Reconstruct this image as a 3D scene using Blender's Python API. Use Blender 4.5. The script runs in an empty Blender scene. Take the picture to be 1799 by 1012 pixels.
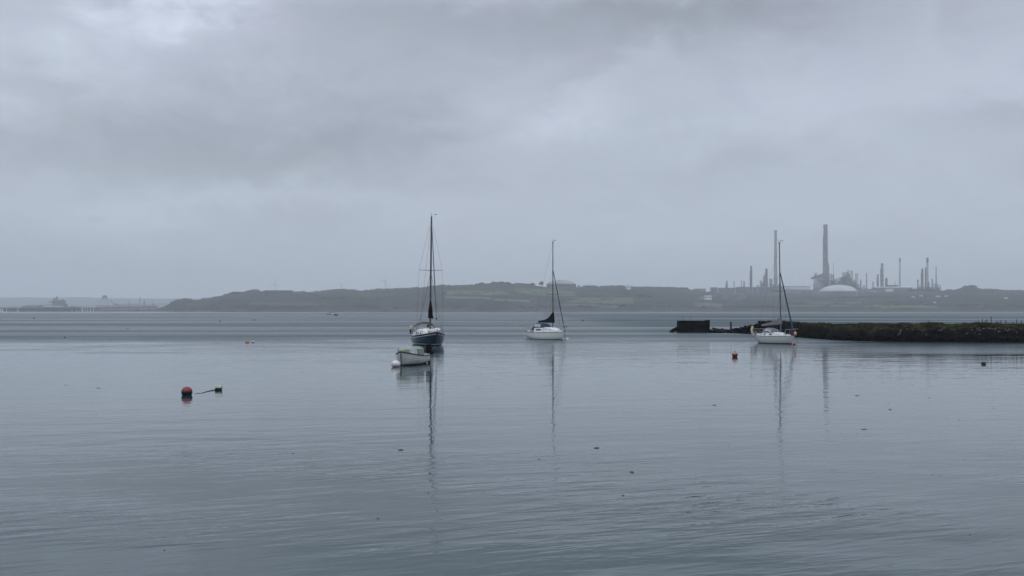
import bpy, bmesh, math, random
from mathutils import Vector, Matrix, noise
R = math.radians
SC = bpy.context.scene
COL = SC.collection
random.seed(7)

# ---------------------------------------------------------------- camera
F = 1929.0; CX = 899.5; HY = 545.0; CAMH = 3.2     # focal length in photo pixels, centre, horizon row, eye height
cam_d = bpy.data.cameras.new('camera'); cam = bpy.data.objects.new('camera', cam_d); COL.objects.link(cam)
cam.location = (0, 0, CAMH); cam.rotation_euler = (R(90), 0, 0)
cam_d.sensor_width = 36; cam_d.lens = F / 1799 * 36
cam_d.shift_y = (HY - 506) / 1799
cam_d.clip_start = 0.1; cam_d.clip_end = 40000
SC.camera = cam

# ---------------------------------------------------------------- render and exposure
SC.view_settings.view_transform = 'Standard'
try: SC.view_settings.look = 'None'
except Exception: pass
SC.view_settings.exposure = 0.0; SC.view_settings.gamma = 1.0
SC.render.engine = 'CYCLES'
SC.cycles.use_denoising = True
SC.cycles.max_bounces = 8; SC.cycles.volume_bounces = 2; SC.cycles.diffuse_bounces = 3
SC.cycles.glossy_bounces = 4; SC.cycles.transparent_max_bounces = 8
SC.cycles.caustics_reflective = False; SC.cycles.caustics_refractive = False

# ---------------------------------------------------------------- node helpers
class NT:
    def __init__(s, tree): s.t = tree; s.n = tree.nodes; s.l = tree.links
    def node(s, typ, **kw):
        n = s.n.new(typ)
        for k, v in kw.items(): setattr(n, k, v)
        return n
    def set(s, sock, v):
        if hasattr(v, 'links') or isinstance(v, bpy.types.NodeSocket): s.l.new(v, sock)
        else: sock.default_value = v
    def m(s, op, a, b=0.0, c=0.0, clamp=False):
        n = s.node('ShaderNodeMath', operation=op); n.use_clamp = clamp
        s.set(n.inputs[0], a); s.set(n.inputs[1], b); s.set(n.inputs[2], c)
        return n.outputs[0]
    def mix(s, f, a, b):
        n = s.node('ShaderNodeMix', data_type='RGBA')
        s.set(n.inputs[0], f); s.set(n.inputs[6], a if not isinstance(a, tuple) else (*a[:3], 1)); s.set(n.inputs[7], b if not isinstance(b, tuple) else (*b[:3], 1))
        return n.outputs[2]
    def noise(s, vec, scale, detail=4, rough=.55, dist=0.0):
        n = s.node('ShaderNodeTexNoise')
        s.set(n.inputs['Vector'], vec); n.inputs['Scale'].default_value = scale
        n.inputs['Detail'].default_value = detail; n.inputs['Roughness'].default_value = rough; n.inputs['Distortion'].default_value = dist
        return n.outputs[0]
    def mapping(s, vec, loc=(0,0,0), rot=(0,0,0), scale=(1,1,1)):
        n = s.node('ShaderNodeMapping'); s.set(n.inputs[0], vec)
        n.inputs['Location'].default_value = loc; n.inputs['Rotation'].default_value = rot; n.inputs['Scale'].default_value = scale
        return n.outputs[0]
    def ss(s, x, a, b):        # smoothstep a..b -> 0..1
        n = s.node('ShaderNodeMapRange', interpolation_type='SMOOTHSTEP'); s.set(n.inputs[0], x)
        n.inputs[1].default_value = a; n.inputs[2].default_value = b
        return n.outputs[0]

# ---------------------------------------------------------------- sky: thick overcast over a clear-sky model
SUN_EL, SUN_AZ = 48, 200      # azimuth clockwise from +Y; behind the camera, a little left
w = bpy.data.worlds.new('World'); SC.world = w; w.use_nodes = True
T = NT(w.node_tree); w.node_tree.nodes.clear()
geo = T.node('ShaderNodeNewGeometry') ; tc = T.node('ShaderNodeTexCoord')
gen = tc.outputs['Generated']
nrm = T.node('ShaderNodeVectorMath', operation='NORMALIZE'); T.l.new(gen, nrm.inputs[0])
D = nrm.outputs[0]
sep = T.node('ShaderNodeSeparateXYZ'); T.l.new(D, sep.inputs[0])
x, y, z = sep.outputs
az = T.m('MULTIPLY', T.m('ARCTAN2', x, y), 180/math.pi)
el = T.m('MULTIPLY', T.m('ARCSINE', z), 180/math.pi)
# cloud field: soft stretched noise that also bends the lobes below
n1 = T.noise(T.mapping(D, (3.1, 1.7, .4), (0, 0, 0), (1, 1, 2.6)), 5.0, 5, .5, .6)
n2 = T.noise(T.mapping(D, (7.3, 2.2, 1.9), (0, R(12), 0), (1, 1, 2.0)), 13.0, 5, .55, .8)
n3 = T.noise(T.mapping(D, (1.3, 9.2, 4.9), (0, 0, 0), (1, 1, 1.6)), 34.0, 4, .55, .5)
azw = T.m('ADD', az, T.m('MULTIPLY', T.m('SUBTRACT', n2, .5), 9.0))
elw = T.m('ADD', el, T.m('MULTIPLY', T.m('SUBTRACT', n1, .5), 5.0))
elw = T.m('ADD', elw, T.m('MULTIPLY', T.m('SUBTRACT', n3, .5), 2.4))
def ang(px, py):
    a = math.atan((px - CX) / F); return math.degrees(a), math.degrees(math.atan((HY - py) / F * math.cos(a)))
def lobe(px, py, sx, sy, amp, rot=0):
    a0, e0 = ang(px, py); sa = math.degrees(sx / F); se = math.degrees(sy / F)
    du = T.m('SUBTRACT', azw, a0); dv = T.m('SUBTRACT', elw, e0)
    c, s_ = math.cos(R(rot)), math.sin(R(rot))
    p = T.m('ADD', T.m('MULTIPLY', du, c/sa), T.m('MULTIPLY', dv, s_/sa))
    q = T.m('SUBTRACT', T.m('MULTIPLY', dv, c/se), T.m('MULTIPLY', du, s_/se))
    r2 = T.m('ADD', T.m('MULTIPLY', p, p), T.m('MULTIPLY', q, q))
    return T.m('MULTIPLY', T.m('EXPONENT', T.m('MULTIPLY', r2, -1.0)), amp)
LOBES = [  # photo column and row of each bright or dark cloud mass, its reach and its strength
 (310, 20, 120, 34, .26, 12), (60, 55, 150, 45, .05, 0), (200, 110, 60, 90, .07, -20), (20, 190, 60, 38, .10, 0),
 (420, 60, 90, 60, .05, 0), (880, 210, 130, 70, .05, 10), (1000, 190, 110, 28, .09, 0), (1170, 105, 160, 36, .045, 18),
 (1420, 180, 160, 60, .07, 0), (1780, 130, 120, 60, .05, 0), (1600, 260, 260, 60, .03, 0), (420, 350, 360, 28, .10, 2),
 (1250, 60, 130, 60, -.05, 0), (850, 30, 350, 60, -.11, 0), (1300, 15, 380, 60, -.125, 0), (560, 250, 280, 95, -.125, 4), (330, 230, 180, 90, -.06, 0),
 (100, 290, 260, 40, -.05, 0), (80, 150, 60, 50, -.04, 0), (1130, 320, 300, 45, -.04, 4), (1780, 205, 130, 35, -.07, 0), (720, 140, 200, 70, -.04, 0),
 (60, 470, 330, 60, -.06, 0), (1300, 430, 420, 60, .02, 0), (1000, 130, 160, 22, -.04, 25),
]
tot = T.m('MULTIPLY', T.m('SUBTRACT', n1, .5), .16)
tot = T.m('ADD', tot, T.m('MULTIPLY', T.m('SUBTRACT', n2, .5), .10))
tot = T.m('ADD', tot, T.m('MULTIPLY', T.m('SUBTRACT', n3, .5), .06))
for L in LOBES: tot = T.m('ADD', tot, lobe(*L))
fade = T.m('SUBTRACT', 1.0, T.m('MULTIPLY', T.ss(el, 4.0, -1.0), .75))    # cloud detail melts into even grey near the horizon
tot = T.m('MULTIPLY', tot, fade)
zen = T.ss(el, 17.0, 60.0)                                                  # the overcast is brighter overhead
lum = T.m('ADD', T.m('ADD', .548, tot), T.m('MULTIPLY', zen, .80))
hor = T.m('MULTIPLY', T.ss(el, 9.0, 2.0), .03)
lum = T.m('MAXIMUM', T.m('ADD', lum, hor), .05)
hue = T.m('ADD', T.m('MULTIPLY', T.ss(el, 14.0, 0.0), .45), T.m('MULTIPLY', T.m('SUBTRACT', n2, .25), 1.1), clamp=True)
tint = T.mix(hue, (.915, .983, 1.185), (.885, 1.028, 1.135))
vm = T.node('ShaderNodeVectorMath', operation='SCALE'); T.l.new(tint, vm.inputs[0]); T.set(vm.inputs[3], lum)
sky = T.node('ShaderNodeTexSky', sky_type='NISHITA'); sky.sun_disc = False
sky.sun_elevation = R(SUN_EL); sky.sun_rotation = R(SUN_AZ)
bgs = T.node('ShaderNodeBackground'); T.l.new(sky.outputs[0], bgs.inputs[0]); bgs.inputs[1].default_value = .05
bgc = T.node('ShaderNodeBackground'); T.l.new(vm.outputs[0], bgc.inputs[0]); bgc.inputs[1].default_value = 1.0
mx = T.node('ShaderNodeMixShader'); mx.inputs[0].default_value = .93
T.l.new(bgs.outputs[0], mx.inputs[1]); T.l.new(bgc.outputs[0], mx.inputs[2])
wo = T.node('ShaderNodeOutputWorld'); T.l.new(mx.outputs[0], wo.inputs[0])

sd = bpy.data.lights.new('sun', 'SUN'); sun = bpy.data.objects.new('sun', sd); COL.objects.link(sun)
sd.energy = .5; sd.angle = R(20); sd.color = (1, .97, .93)
a = R(SUN_AZ); sdir = Vector((math.sin(a)*math.cos(R(SUN_EL)), math.cos(a)*math.cos(R(SUN_EL)), math.sin(R(SUN_EL))))
sun.rotation_euler = sdir.to_track_quat('Z', 'Y').to_euler(); sun.location = (0, 0, 280)

# ---------------------------------------------------------------- materials
_M = {}
def mat(name, col, rough=.5, metal=0.0, var=.12, vs=3.0, bump=0.0, bs=20.0, col2=None, spec=.5):
    if name in _M: return _M[name]
    m = bpy.data.materials.new(name); m.use_nodes = True; t = NT(m.node_tree)
    b = m.node_tree.nodes['Principled BSDF']
    co = t.node('ShaderNodeTexCoord').outputs['Object']
    n = t.noise(co, vs, 5, .6)
    c2 = col2 or tuple(c*(1-var*2.2) for c in col)
    c1 = col if col2 else tuple(min(1, c*(1+var)) for c in col)
    t.set(b.inputs['Base Color'], t.mix(t.ss(n, .35, .65), c2, c1))
    b.inputs['Roughness'].default_value = rough; b.inputs['Metallic'].default_value = metal
    b.inputs['Specular IOR Level'].default_value = spec
    if bump:
        bn = t.node('ShaderNodeBump'); bn.inputs['Strength'].default_value = .6; bn.inputs['Distance'].default_value = bump
        t.set(bn.inputs['Height'], t.noise(co, bs, 5, .6)); t.l.new(bn.outputs[0], b.inputs['Normal'])
    _M[name] = m; return m
def hull_mat(name, main, bands, rough=.28, streak=.25, strake=0):
    """paint bands by height above the waterline, with grime streaks; strake = number of lapped planks"""
    m = bpy.data.materials.new(name); m.use_nodes = True; t = NT(m.node_tree)
    b = m.node_tree.nodes['Principled BSDF']
    co = t.node('ShaderNodeTexCoord').outputs['Object']
    s = t.node('ShaderNodeSeparateXYZ'); t.l.new(co, s.inputs[0])
    wob = t.m('ADD', s.outputs[2], t.m('MULTIPLY', t.m('SUBTRACT', t.noise(co, 4, 3), .5), .015))
    c = (*main, 1)
    n = t.noise(t.mapping(co, scale=(6, 6, .6)), 1.5, 5, .65)
    c = t.mix(t.m('MULTIPLY', t.ss(n, .45, .75), streak), (*main,), tuple(v*.55 for v in main))
    for (z0, z1, bc) in bands:
        f = t.m('MULTIPLY', t.m('GREATER_THAN', wob, z0), t.m('LESS_THAN', wob, z1))
        c = t.mix(f, c, bc)
    t.set(b.inputs['Base Color'], c); b.inputs['Roughness'].default_value = rough
    return m

WHITE = mat('gelcoat_white', (.72, .73, .71), .3, var=.05)
WHITE2 = mat('deck_white', (.66, .67, .66), .45, var=.06)
ALU = mat('mast_grey', (.07, .075, .08), .45, .2)
ALUL = mat('mast_pale', (.20, .205, .21), .45, .3)
STEEL = mat('steel_tube', (.35, .36, .37), .3, .9)
WIRE = mat('rigging_wire', (.07, .075, .08), .5, .3)
BLACKC = mat('black_canvas', (.005, .005, .007), .9, bump=.01, bs=9, spec=.1)
NAVY = mat('navy_canvas', (.012, .035, .10), .8, bump=.01, bs=9)
GREYC = mat('grey_canvas', (.17, .17, .18), .85, bump=.01, bs=9)
TAN = mat('tan_canvas', (.20, .135, .075), .85, bump=.01, bs=9)
GLASS = mat('dark_window', (.02, .024, .03), .08, spec=.8)
PVC = mat('clear_vinyl', (.42, .46, .49), .12, spec=.8)
BLACK = mat('black_rubber', (.007, .007, .008), .55, spec=.25)
TEAK = mat('weathered_teak', (.17, .11, .06), .7)
ROPE = mat('wet_rope', (.03, .035, .03), .8)
CREAM = mat('cream_vinyl', (.62, .52, .30), .5)
PINK = mat('faded_salmon_buoy', (.62, .30, .23), .5)

# ---------------------------------------------------------------- mesh builder
class MB:
    def __init__(s): s.v = []; s.f = []
    def add(s, vs, fs):
        k = len(s.v); s.v += [tuple(p) for p in vs]; s.f += [tuple(i+k for i in f) for f in fs]; return s
    def box(s, c, d, rz=0, taper=1.0, rot=None):
        vs = []
        for zz in (-.5, .5):
            k = taper if zz > 0 else 1
            for xx, yy in ((-.5,-.5),(.5,-.5),(.5,.5),(-.5,.5)): vs.append(Vector((xx*d[0]*k, yy*d[1]*k, zz*d[2])))
        m = rot if rot is not None else Matrix.Rotation(rz, 3, 'Z')
        vs = [m @ v + Vector(c) for v in vs]
        return s.add(vs, [(3,2,1,0),(4,5,6,7),(0,1,5,4),(1,2,6,5),(2,3,7,6),(3,0,4,7)])
    def tube(s, pts, r, n=6, caps=True):
        pts = [Vector(p) for p in pts]; rs = r if isinstance(r, (list, tuple)) else [r]*len(pts)
        vs = []; fs = []
        up = None
        for i, p in enumerate(pts):
            d = (pts[min(i+1, len(pts)-1)] - pts[max(i-1, 0)]).normalized()
            if up is None:
                up = Vector((0,0,1)) if abs(d.z) < .9 else Vector((1,0,0))
            a = d.cross(up).normalized(); b = a.cross(d).normalized(); up = b
            for k in range(n):
                t = 2*math.pi*k/n; vs.append(p + (a*math.cos(t) + b*math.sin(t))*rs[i])
        for i in range(len(pts)-1):
            for k in range(n):
                k2 = (k+1) % n; fs.append((i*n+k, (i+1)*n+k, (i+1)*n+k2, i*n+k2))
        if caps: fs.append(tuple(range(n))); fs.append(tuple(range(len(vs)-1, len(vs)-n-1, -1)))
        return s.add(vs, fs)
    def lathe(s, prof, n=16, c=(0,0,0), axis='Z', closed=True):
        vs = []; fs = []
        for (r, h) in prof:
            for k in range(n):
                t = 2*math.pi*k/n
                if axis == 'Z': p = (c[0]+r*math.cos(t), c[1]+r*math.sin(t), c[2]+h)
                elif axis == 'X': p = (c[0]+h, c[1]+r*math.cos(t), c[2]+r*math.sin(t))
                else: p = (c[0]+r*math.sin(t), c[1]+h, c[2]+r*math.cos(t))
                vs.append(p)
        for i in range(len(prof)-1):
            for k in range(n):
                k2 = (k+1) % n; fs.append((i*n+k, i*n+k2, (i+1)*n+k2, (i+1)*n+k))
        if closed: fs.append(tuple(range(n-1, -1, -1))); fs.append(tuple(range(len(vs)-n, len(vs))))
        return s.add(vs, fs)
    def sphere(s, c, r, n=16, m=10, jit=0, seed=0):
        r = r if isinstance(r, (list, tuple)) else (r, r, r)
        vs = [(0,0,-1)]; 
        for i in range(1, m):
            t = math.pi*i/m - math.pi/2
            for k in range(n):
                p = 2*math.pi*k/n; vs.append((math.cos(t)*math.cos(p), math.cos(t)*math.sin(p), math.sin(t)))
        vs.append((0,0,1)); fs = []
        for k in range(n): fs.append((0, 1+(k+1) % n, 1+k))
        for i in range(m-2):
            for k in range(n):
                k2 = (k+1) % n; a = 1+i*n; fs.append((a+k, a+k2, a+n+k2, a+n+k))
        L = len(vs)-1; a = 1+(m-2)*n
        for k in range(n): fs.append((L, a+k, a+(k+1) % n))
        out = []
        for v in vs:
            q = 1.0
            if jit: q += jit*noise.noise(Vector(v)*2.2 + Vector((seed*7.1, seed*3.3, seed)))*2
            out.append((c[0]+v[0]*r[0]*q, c[1]+v[1]*r[1]*q, c[2]+v[2]*r[2]*q))
        return s.add(out, fs)
    def loft(s, secs, cap=True, closed=True):
        n = len(secs[0]); vs = [p for q in secs for p in q]; fs = []
        for i in range(len(secs)-1):
            for k in range(n if closed else n-1):
                k2 = (k+1) % n; fs.append((i*n+k, i*n+k2, (i+1)*n+k2, (i+1)*n+k))
        if cap and closed: fs.append(tuple(range(n-1, -1, -1))); fs.append(tuple(range(len(vs)-n, len(vs))))
        return s.add(vs, fs)
    def build(s, name, m, parent=None, smooth=False, loc=None):
        me = bpy.data.meshes.new(name); me.from_pydata(s.v, [], s.f); me.update()
        bm = bmesh.new(); bm.from_mesh(me); bmesh.ops.recalc_face_normals(bm, faces=bm.faces[:]); bm.to_mesh(me); bm.free()
        if smooth:
            for p in me.polygons: p.use_smooth = True
            try: me.set_sharp_from_angle(angle=R(38))
            except Exception: pass
        me.materials.append(m)
        o = bpy.data.objects.new(name, me); COL.objects.link(o)
        if parent is not None: o.parent = parent
        if loc is not None: o.location = loc
        return o

def tag(o, label=None, cat=None, group=None, kind=None):
    if label: o['label'] = label
    if cat: o['category'] = cat
    if group: o['group'] = group
    if kind: o['kind'] = kind
    return o
def empty(name, loc, rz=0, label=None, cat=None, group=None):
    o = bpy.data.objects.new(name, None); COL.objects.link(o); o.location = loc; o.rotation_euler = (0, 0, rz)
    o.empty_display_size = .3
    return tag(o, label, cat, group)
def copy_tree(o, parent=None):
    c = o.copy(); COL.objects.link(c)
    if parent is not None: c.parent = parent
    for ch in list(o.children): copy_tree(ch, c)
    return c
def P(px, py, Y): return Vector(((px-CX)/F*Y, Y, CAMH + (HY-py)/F*Y))
def W(px, py): Y = F*CAMH/(py-HY); return Vector(((px-CX)/F*Y, Y, 0.0))      # the point of the water under that pixel
def lerp_tab(tab, u):
    if u <= tab[0][0]: return tab[0][1]
    for (a, b), (c, d) in zip(tab, tab[1:]):
        if u <= c: return b + (d-b)*(u-a)/(c-a)
    return tab[-1][1]
def sst(a, b, x):
    t = max(0, min(1, (x-a)/(b-a))); return t*t*(3-2*t)

# ---------------------------------------------------------------- water
def make_water():
    m = bpy.data.materials.new('sea_water'); m.use_nodes = True; t = NT(m.node_tree)
    b = m.node_tree.nodes['Principled BSDF']
    g = t.node('ShaderNodeNewGeometry').outputs['Position']
    s = t.node('ShaderNodeSeparateXYZ'); t.l.new(g, s.inputs[0]); X, Y, Z = s.outputs
    # where the wind touches the water: open water beyond the moorings, and cat's-paws inside them
    edge = t.m('MULTIPLY', t.m('SUBTRACT', t.noise(t.mapping(g, scale=(.010, .022, 1)), 1.0, 5, .6), .5), 90)
    lee = t.m('MULTIPLY', t.ss(X, 8.0, 45.0), 26.0)
    Yw = t.m('SUBTRACT', t.m('ADD', Y, edge), lee)
    cats = t.noise(t.mapping(g, scale=(.05, .10, 1)), 1.0, 5, .7)
    wind = t.ss(t.m('ADD', Yw, t.m('MULTIPLY', t.m('SUBTRACT', cats, .5), 110)), 70.0, 132.0)
    far_slick = t.ss(Y, 1150.0, 1750.0)
    wind = t.m('MULTIPLY', wind, t.m('SUBTRACT', 1.0, t.m('MULTIPLY', far_slick, .75)))
    band = t.noise(t.mapping(g, scale=(.004, .028, 1)), 1.0, 4, .6)         # long streaks of smoother and rougher water
    bandf = t.noise(t.mapping(g, scale=(.02, .35, 1)), 1.0, 4, .65)
    streak = t.ss(band, .40, .62)
    wind = t.m('MULTIPLY', wind, t.m('ADD', .62, t.m('MULTIPLY', streak, .45)))
    thin = t.m('MULTIPLY', t.ss(bandf, .56, .68), t.m('MULTIPLY', t.ss(Y, 24.0, 60.0), t.m('SUBTRACT', 1.0, t.ss(Y, 90., 140.))))
    rough = t.m('ADD', .012, t.m('MULTIPLY', wind, .42))
    rough = t.m('ADD', rough, t.m('MULTIPLY', thin, .06))
    bank = t.m('MULTIPLY', t.m('MULTIPLY', t.ss(X, 14., 34.), t.ss(Y, 66., 84.)), t.ss(band, .36, .52))      # shallow rippled water off the spit
    rough = t.m('ADD', rough, t.m('MULTIPLY', bank, .16))
    t.set(b.inputs['Roughness'], rough)
    t.set(b.inputs['Base Color'], (.018, .042, .048, 1)); b.inputs['IOR'].default_value = 1.333
    # heights in metres
    near = t.m('SUBTRACT', 1.0, t.ss(Y, 15.0, 32.0))
    patch = t.ss(t.noise(t.mapping(g, scale=(.09, .16, 1)), 1.0, 3, .5), .36, .62)
    g2 = t.mapping(t.mapping(g, rot=(0, 0, R(-26))), scale=(.50, 2.3, 1))
    g3 = t.mapping(t.mapping(g, rot=(0, 0, R(-14))), scale=(1.2, 4.8, 1))
    g4 = t.mapping(t.mapping(g, rot=(0, 0, R(-16))), scale=(.18, .60, 1))
    g5 = t.mapping(t.mapping(g, rot=(0, 0, R(12))), scale=(.06, .26, 1))
    h = t.m('MULTIPLY', t.noise(g2, 1.0, 3, .5, .5), t.m('MULTIPLY', t.m('ADD', .12, t.m('MULTIPLY', t.m('MULTIPLY', near, patch), 1.0)), .042))
    h = t.m('ADD', h, t.m('MULTIPLY', t.noise(g3, 1.0, 3, .5, .3), t.m('MULTIPLY', t.m('ADD', .10, t.m('MULTIPLY', near, patch)), .017)))
    h = t.m('ADD', h, t.m('MULTIPLY', t.noise(g4, 1.0, 4, .5, .4), .019))
    h = t.m('ADD', h, t.m('MULTIPLY', t.noise(g5, 1.0, 3, .5, .2), .020))
    h = t.m('ADD', h, t.m('MULTIPLY', t.noise(t.mapping(g, scale=(.6, 1.3, 1)), 1.0, 4, .6), t.m('MULTIPLY', wind, .10)))
    h = t.m('ADD', h, t.m('MULTIPLY', t.noise(t.mapping(g, rot=(0, 0, R(-14)), scale=(.8, 1.5, 1)), 1.0, 3, .5), t.m('MULTIPLY', t.m('SUBTRACT', 1.0, t.m('MULTIPLY', t.ss(Y, 50., 80.), .6)), .009)))
    bn = t.node('ShaderNodeBump'); bn.inputs['Strength'].default_value = 1.0; bn.inputs['Distance'].default_value = 1.0
    t.set(bn.inputs['Height'], h); t.l.new(bn.outputs[0], b.inputs['Normal'])
    mb = MB(); S = 9500
    mb.add([(-S, -600, 0), (S, -600, 0), (S, 9600, 0), (-S, 9600, 0)], [(0, 1, 2, 3)])
    return tag(mb.build('water', m), kind='structure')
make_water()

# ---------------------------------------------------------------- far land
RIDGE = [(-500,549),(200,549),(262,547.5),(275,541.8),(284,540),(294,536),(305,530),(313,527),(327,525.6),(340,526.8),(347,527.3),(357,525.4),(365,525),(375,523),(386,520),(400,516.8),(410,515.2),
 (425,514),(433,511),(445,509.3),(455,510.6),(461,513),(500,513.4),(530,513.4),(560,512.6),(590,510),(605,509),(625,510.4),(650,510.8),(665,508.6),(683,508.6),(715,507.2),(735,505.8),
 (750,503.8),(775,502.4),(800,502.6),(835,501.3),(848,498.3),(865,497.2),(895,498),(915,499.5),(935,501),(945,502.5),(958,504),(1000,503.8),(1025,505),(1050,504.6),(1060,502.9),(1095,502.6),(1104,505.2),(1112,504.4),(1160,505),
 (1188,505.6),(1200,507.5),(1215,509.5),(1240,513),(1300,515),(1360,515.5),(1430,515.5),(1500,515),(1560,512.5),(1610,511.5),(1650,512.5),(1660,511),(1670,509.5),(1685,508),(1692,505.5),(1700,504),(1712,505),(1728,508),(1760,509.2),(1799,511),(2300,505),(2700,509)]
YR = [(200,2450),(300,2480),(420,2600),(950,2620),(1150,2950),(1260,3150),(1620,3150),(1700,2850),(2700,2700)]
YS = [(200,2380),(262,2330),(300,2250),(420,2050),(600,1960),(1100,2000),(1700,1930),(2700,1900)]
def u_of(X, Y): return CX + X/Y*F
def ground(X, Y):
    u = u_of(X, Y); ys = lerp_tab(YS, u) + 14*noise.noise(Vector((u*.02, 3.3, 0)))
    yr = lerp_tab(YR, u); H = CAMH + (HY - lerp_tab(RIDGE, u))/F*yr
    if H < 3.5: H = min(H, 3.5)
    s = (Y-ys)/(yr-ys)
    if H < 0: return -2.0
    if s < 0: return -2.0 + 2.0*max(-1, s*10) + (0 if s < -.02 else 1.9)
    if s < 1:
        p = 1-(1-s)**1.35
        p = .82*p + .18*(sst(0, .14, s)*.35 + sst(.35, .55, s)*.3 + sst(.75, 1, s)*.35)
        z = H*p
        z += (1-s)*s*4*(3.0*noise.noise(Vector((X*.006, Y*.008, 0))) + 1.4*noise.noise(Vector((X*.02, Y*.03, 5))))*min(1, H/30)
        return max(z, min(.6, -.5 + s*8))
    b = Y-yr
    flat = lerp_tab([(950,0),(1150,1),(1640,1),(1700,0)], u)
    return H - (1-flat)*min(b*.05, H*.8) - flat*b*.004
FIELDS = [ # photo column and row ranges of each pasture, tilt of its rows, colour
 (785,893,510.5,518.5,.00,'g'),(782,862,519.8,524,.02,'b'),(905,1010,505.5,515.5,.06,'g'),(870,930,524,528,.06,'b'),(996,1113,521.5,531,.02,'g'),(1054,1085,536.4,540.6,.02,'G'),(990,1052,534,537,.02,'b'),
 (1220,1268,531,539,.06,'b'),(1385,1530,536,539.5,0,'g'),(1418,1525,530.8,533,0,'b'),(1533,1645,535.5,540.5,.01,'G'),(1715,1729,537,539.2,0,'b'),(450,520,520,527,-.05,'d'),(440,560,530,534.5,.02,'b2'),
 (1120,1220,518,523,.08,'d'),(560,700,514,522,0,'g2'),(1690,1790,513,519,0,'g2'),(880,1010,517,520.5,.03,'g2'),(1180,1300,523,528,.05,'d'),(620,760,524,531,0,'d'),(1130,1200,532,537,.05,'g2'),(1000,1080,505,510,.05,'d'),(1560,1680,520,527,.02,'d')]
FC = {'g': (.072,.094,.048), 'G': (.095,.115,.062), 'b': (.095,.090,.076), 'b2': (.062,.056,.045), 'd': (.030,.029,.026), 'g2': (.042,.052,.032)}
HEDGES = [[(1020,509),(1075,513),(1150,523),(1210,530),(1262,533)],[(940,521.5),(1000,520.9),(1070,521)],[(782,519),(830,518.6),(893,519.3)],[(893,509),(905,516),(930,521),(985,525)],
 [(1380,535.3),(1450,534.6),(1520,535)],[(1240,529),(1330,521.5),(1420,524),(1500,529)],[(1530,534.8),(1590,533.5),(1645,535)],[(1650,520),(1720,527),(1799,529)],[(1690,541),(1740,534),(1799,536)],
 [(700,511),(780,509),(840,506)],[(560,520),(640,518),(700,521),(780,526)],[(1080,541.5),(1160,536),(1240,541)],[(520,527),(600,530),(690,529)],[(1112,531),(1180,534),(1260,540)],[(340,534),(400,531),(470,528.5)]]
def land_colour(X, Y, z):
    u = u_of(X, Y); py = HY - (z-CAMH)/Y*F
    n = noise.noise(Vector((X*.012, Y*.012, 0))) ; n2 = noise.noise(Vector((X*.05, Y*.05, 9)))
    n3 = noise.noise(Vector((X*.022, Y*.018, 4))); c = Vector((.026, .030, .022))*max(.3, 1 + .7*n + .5*n2 + .7*n3)
    if n > .15: c = c.lerp(Vector((.040, .036, .028)), min(1, (n-.15)*3))
    for (a, b, y0, y1, k, fc) in FIELDS:
        yy = py - k*(u-a); e = 1.2*noise.noise(Vector((u*.05, py*.2, 2)))
        if a < u < b:
            if y0+e*.5 < yy < y1+e*.5: c = Vector(FC[fc])*(1+.25*n2)
            elif y0-.8 < yy < y1+.8: c = Vector((.020, .026, .016))
    for h_ in HEDGES:
        if h_[0][0] <= u <= h_[-1][0] and abs(py - lerp_tab(h_, u) - .5*n2) < .55: c = Vector((.014, .018, .012)); break
    if py > 544.2 + .6*n2: c = Vector((.055, .050, .045))*(1+.5*n2)
    return c
def make_land():
    us = []; u = -480.0
    while u < 2650:
        us.append(u); u += 1.6 if 250 < u < 1820 else 8
    vs = []; fs = []; cols = []
    rows = [-.05, -.01, 0] + [i/70 for i in range(1, 71)] + [1.03, 1.08, 1.15, 1.3, 1.6, 2.2, 3.0]
    for u in us:
        ys = lerp_tab(YS, u) + 14*noise.noise(Vector((u*.02, 3.3, 0))); yr = lerp_tab(YR, u)
        for s in rows:
            Y = ys + s*(yr-ys); X = (u-CX)/F*Y; z = ground(X, Y)
            if s > .05 and z > 0: z += .8*noise.noise(Vector((X*.06, Y*.05, 1)))*min(1, max(0, z)/10)
            vs.append((X, Y, z)); cols.append(land_colour(X, Y, z))
    n = len(rows)
    for i in range(len(us)-1):
        for k in range(n-1): fs.append((i*n+k, (i+1)*n+k, (i+1)*n+k+1, i*n+k+1))
    me = bpy.data.meshes.new('hills'); me.from_pydata(vs, [], fs); me.update()
    ca = me.color_attributes.new('land', 'FLOAT_COLOR', 'POINT')
    buf = []
    for c in cols: buf += [max(0, c[0]), max(0, c[1]), max(0, c[2]), 1]
    ca.data.foreach_set('color', buf)
    for p in me.polygons: p.use_smooth = True
    m = bpy.data.materials.new('hill_pasture'); m.use_nodes = True; t = NT(m.node_tree); b = m.node_tree.nodes['Principled BSDF']
    at = t.node('ShaderNodeVertexColor', layer_name='land').outputs[0]
    co = t.node('ShaderNodeTexCoord').outputs['Object']
    k = t.ss(t.noise(co, .05, 5, .65), .3, .7)
    sc = t.node('ShaderNodeVectorMath', operation='SCALE'); t.l.new(at, sc.inputs[0]); t.set(sc.inputs[3], t.m('ADD', .65, t.m('MULTIPLY', k, .7)))
    t.l.new(sc.outputs[0], b.inputs['Base Color']); b.inputs['Roughness'].default_value = .95; b.inputs['Specular IOR Level'].default_value = .1
    me.materials.append(m)
    o = bpy.data.objects.new('hills', me); COL.objects.link(o); tag(o, kind='structure')
make_land()
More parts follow.
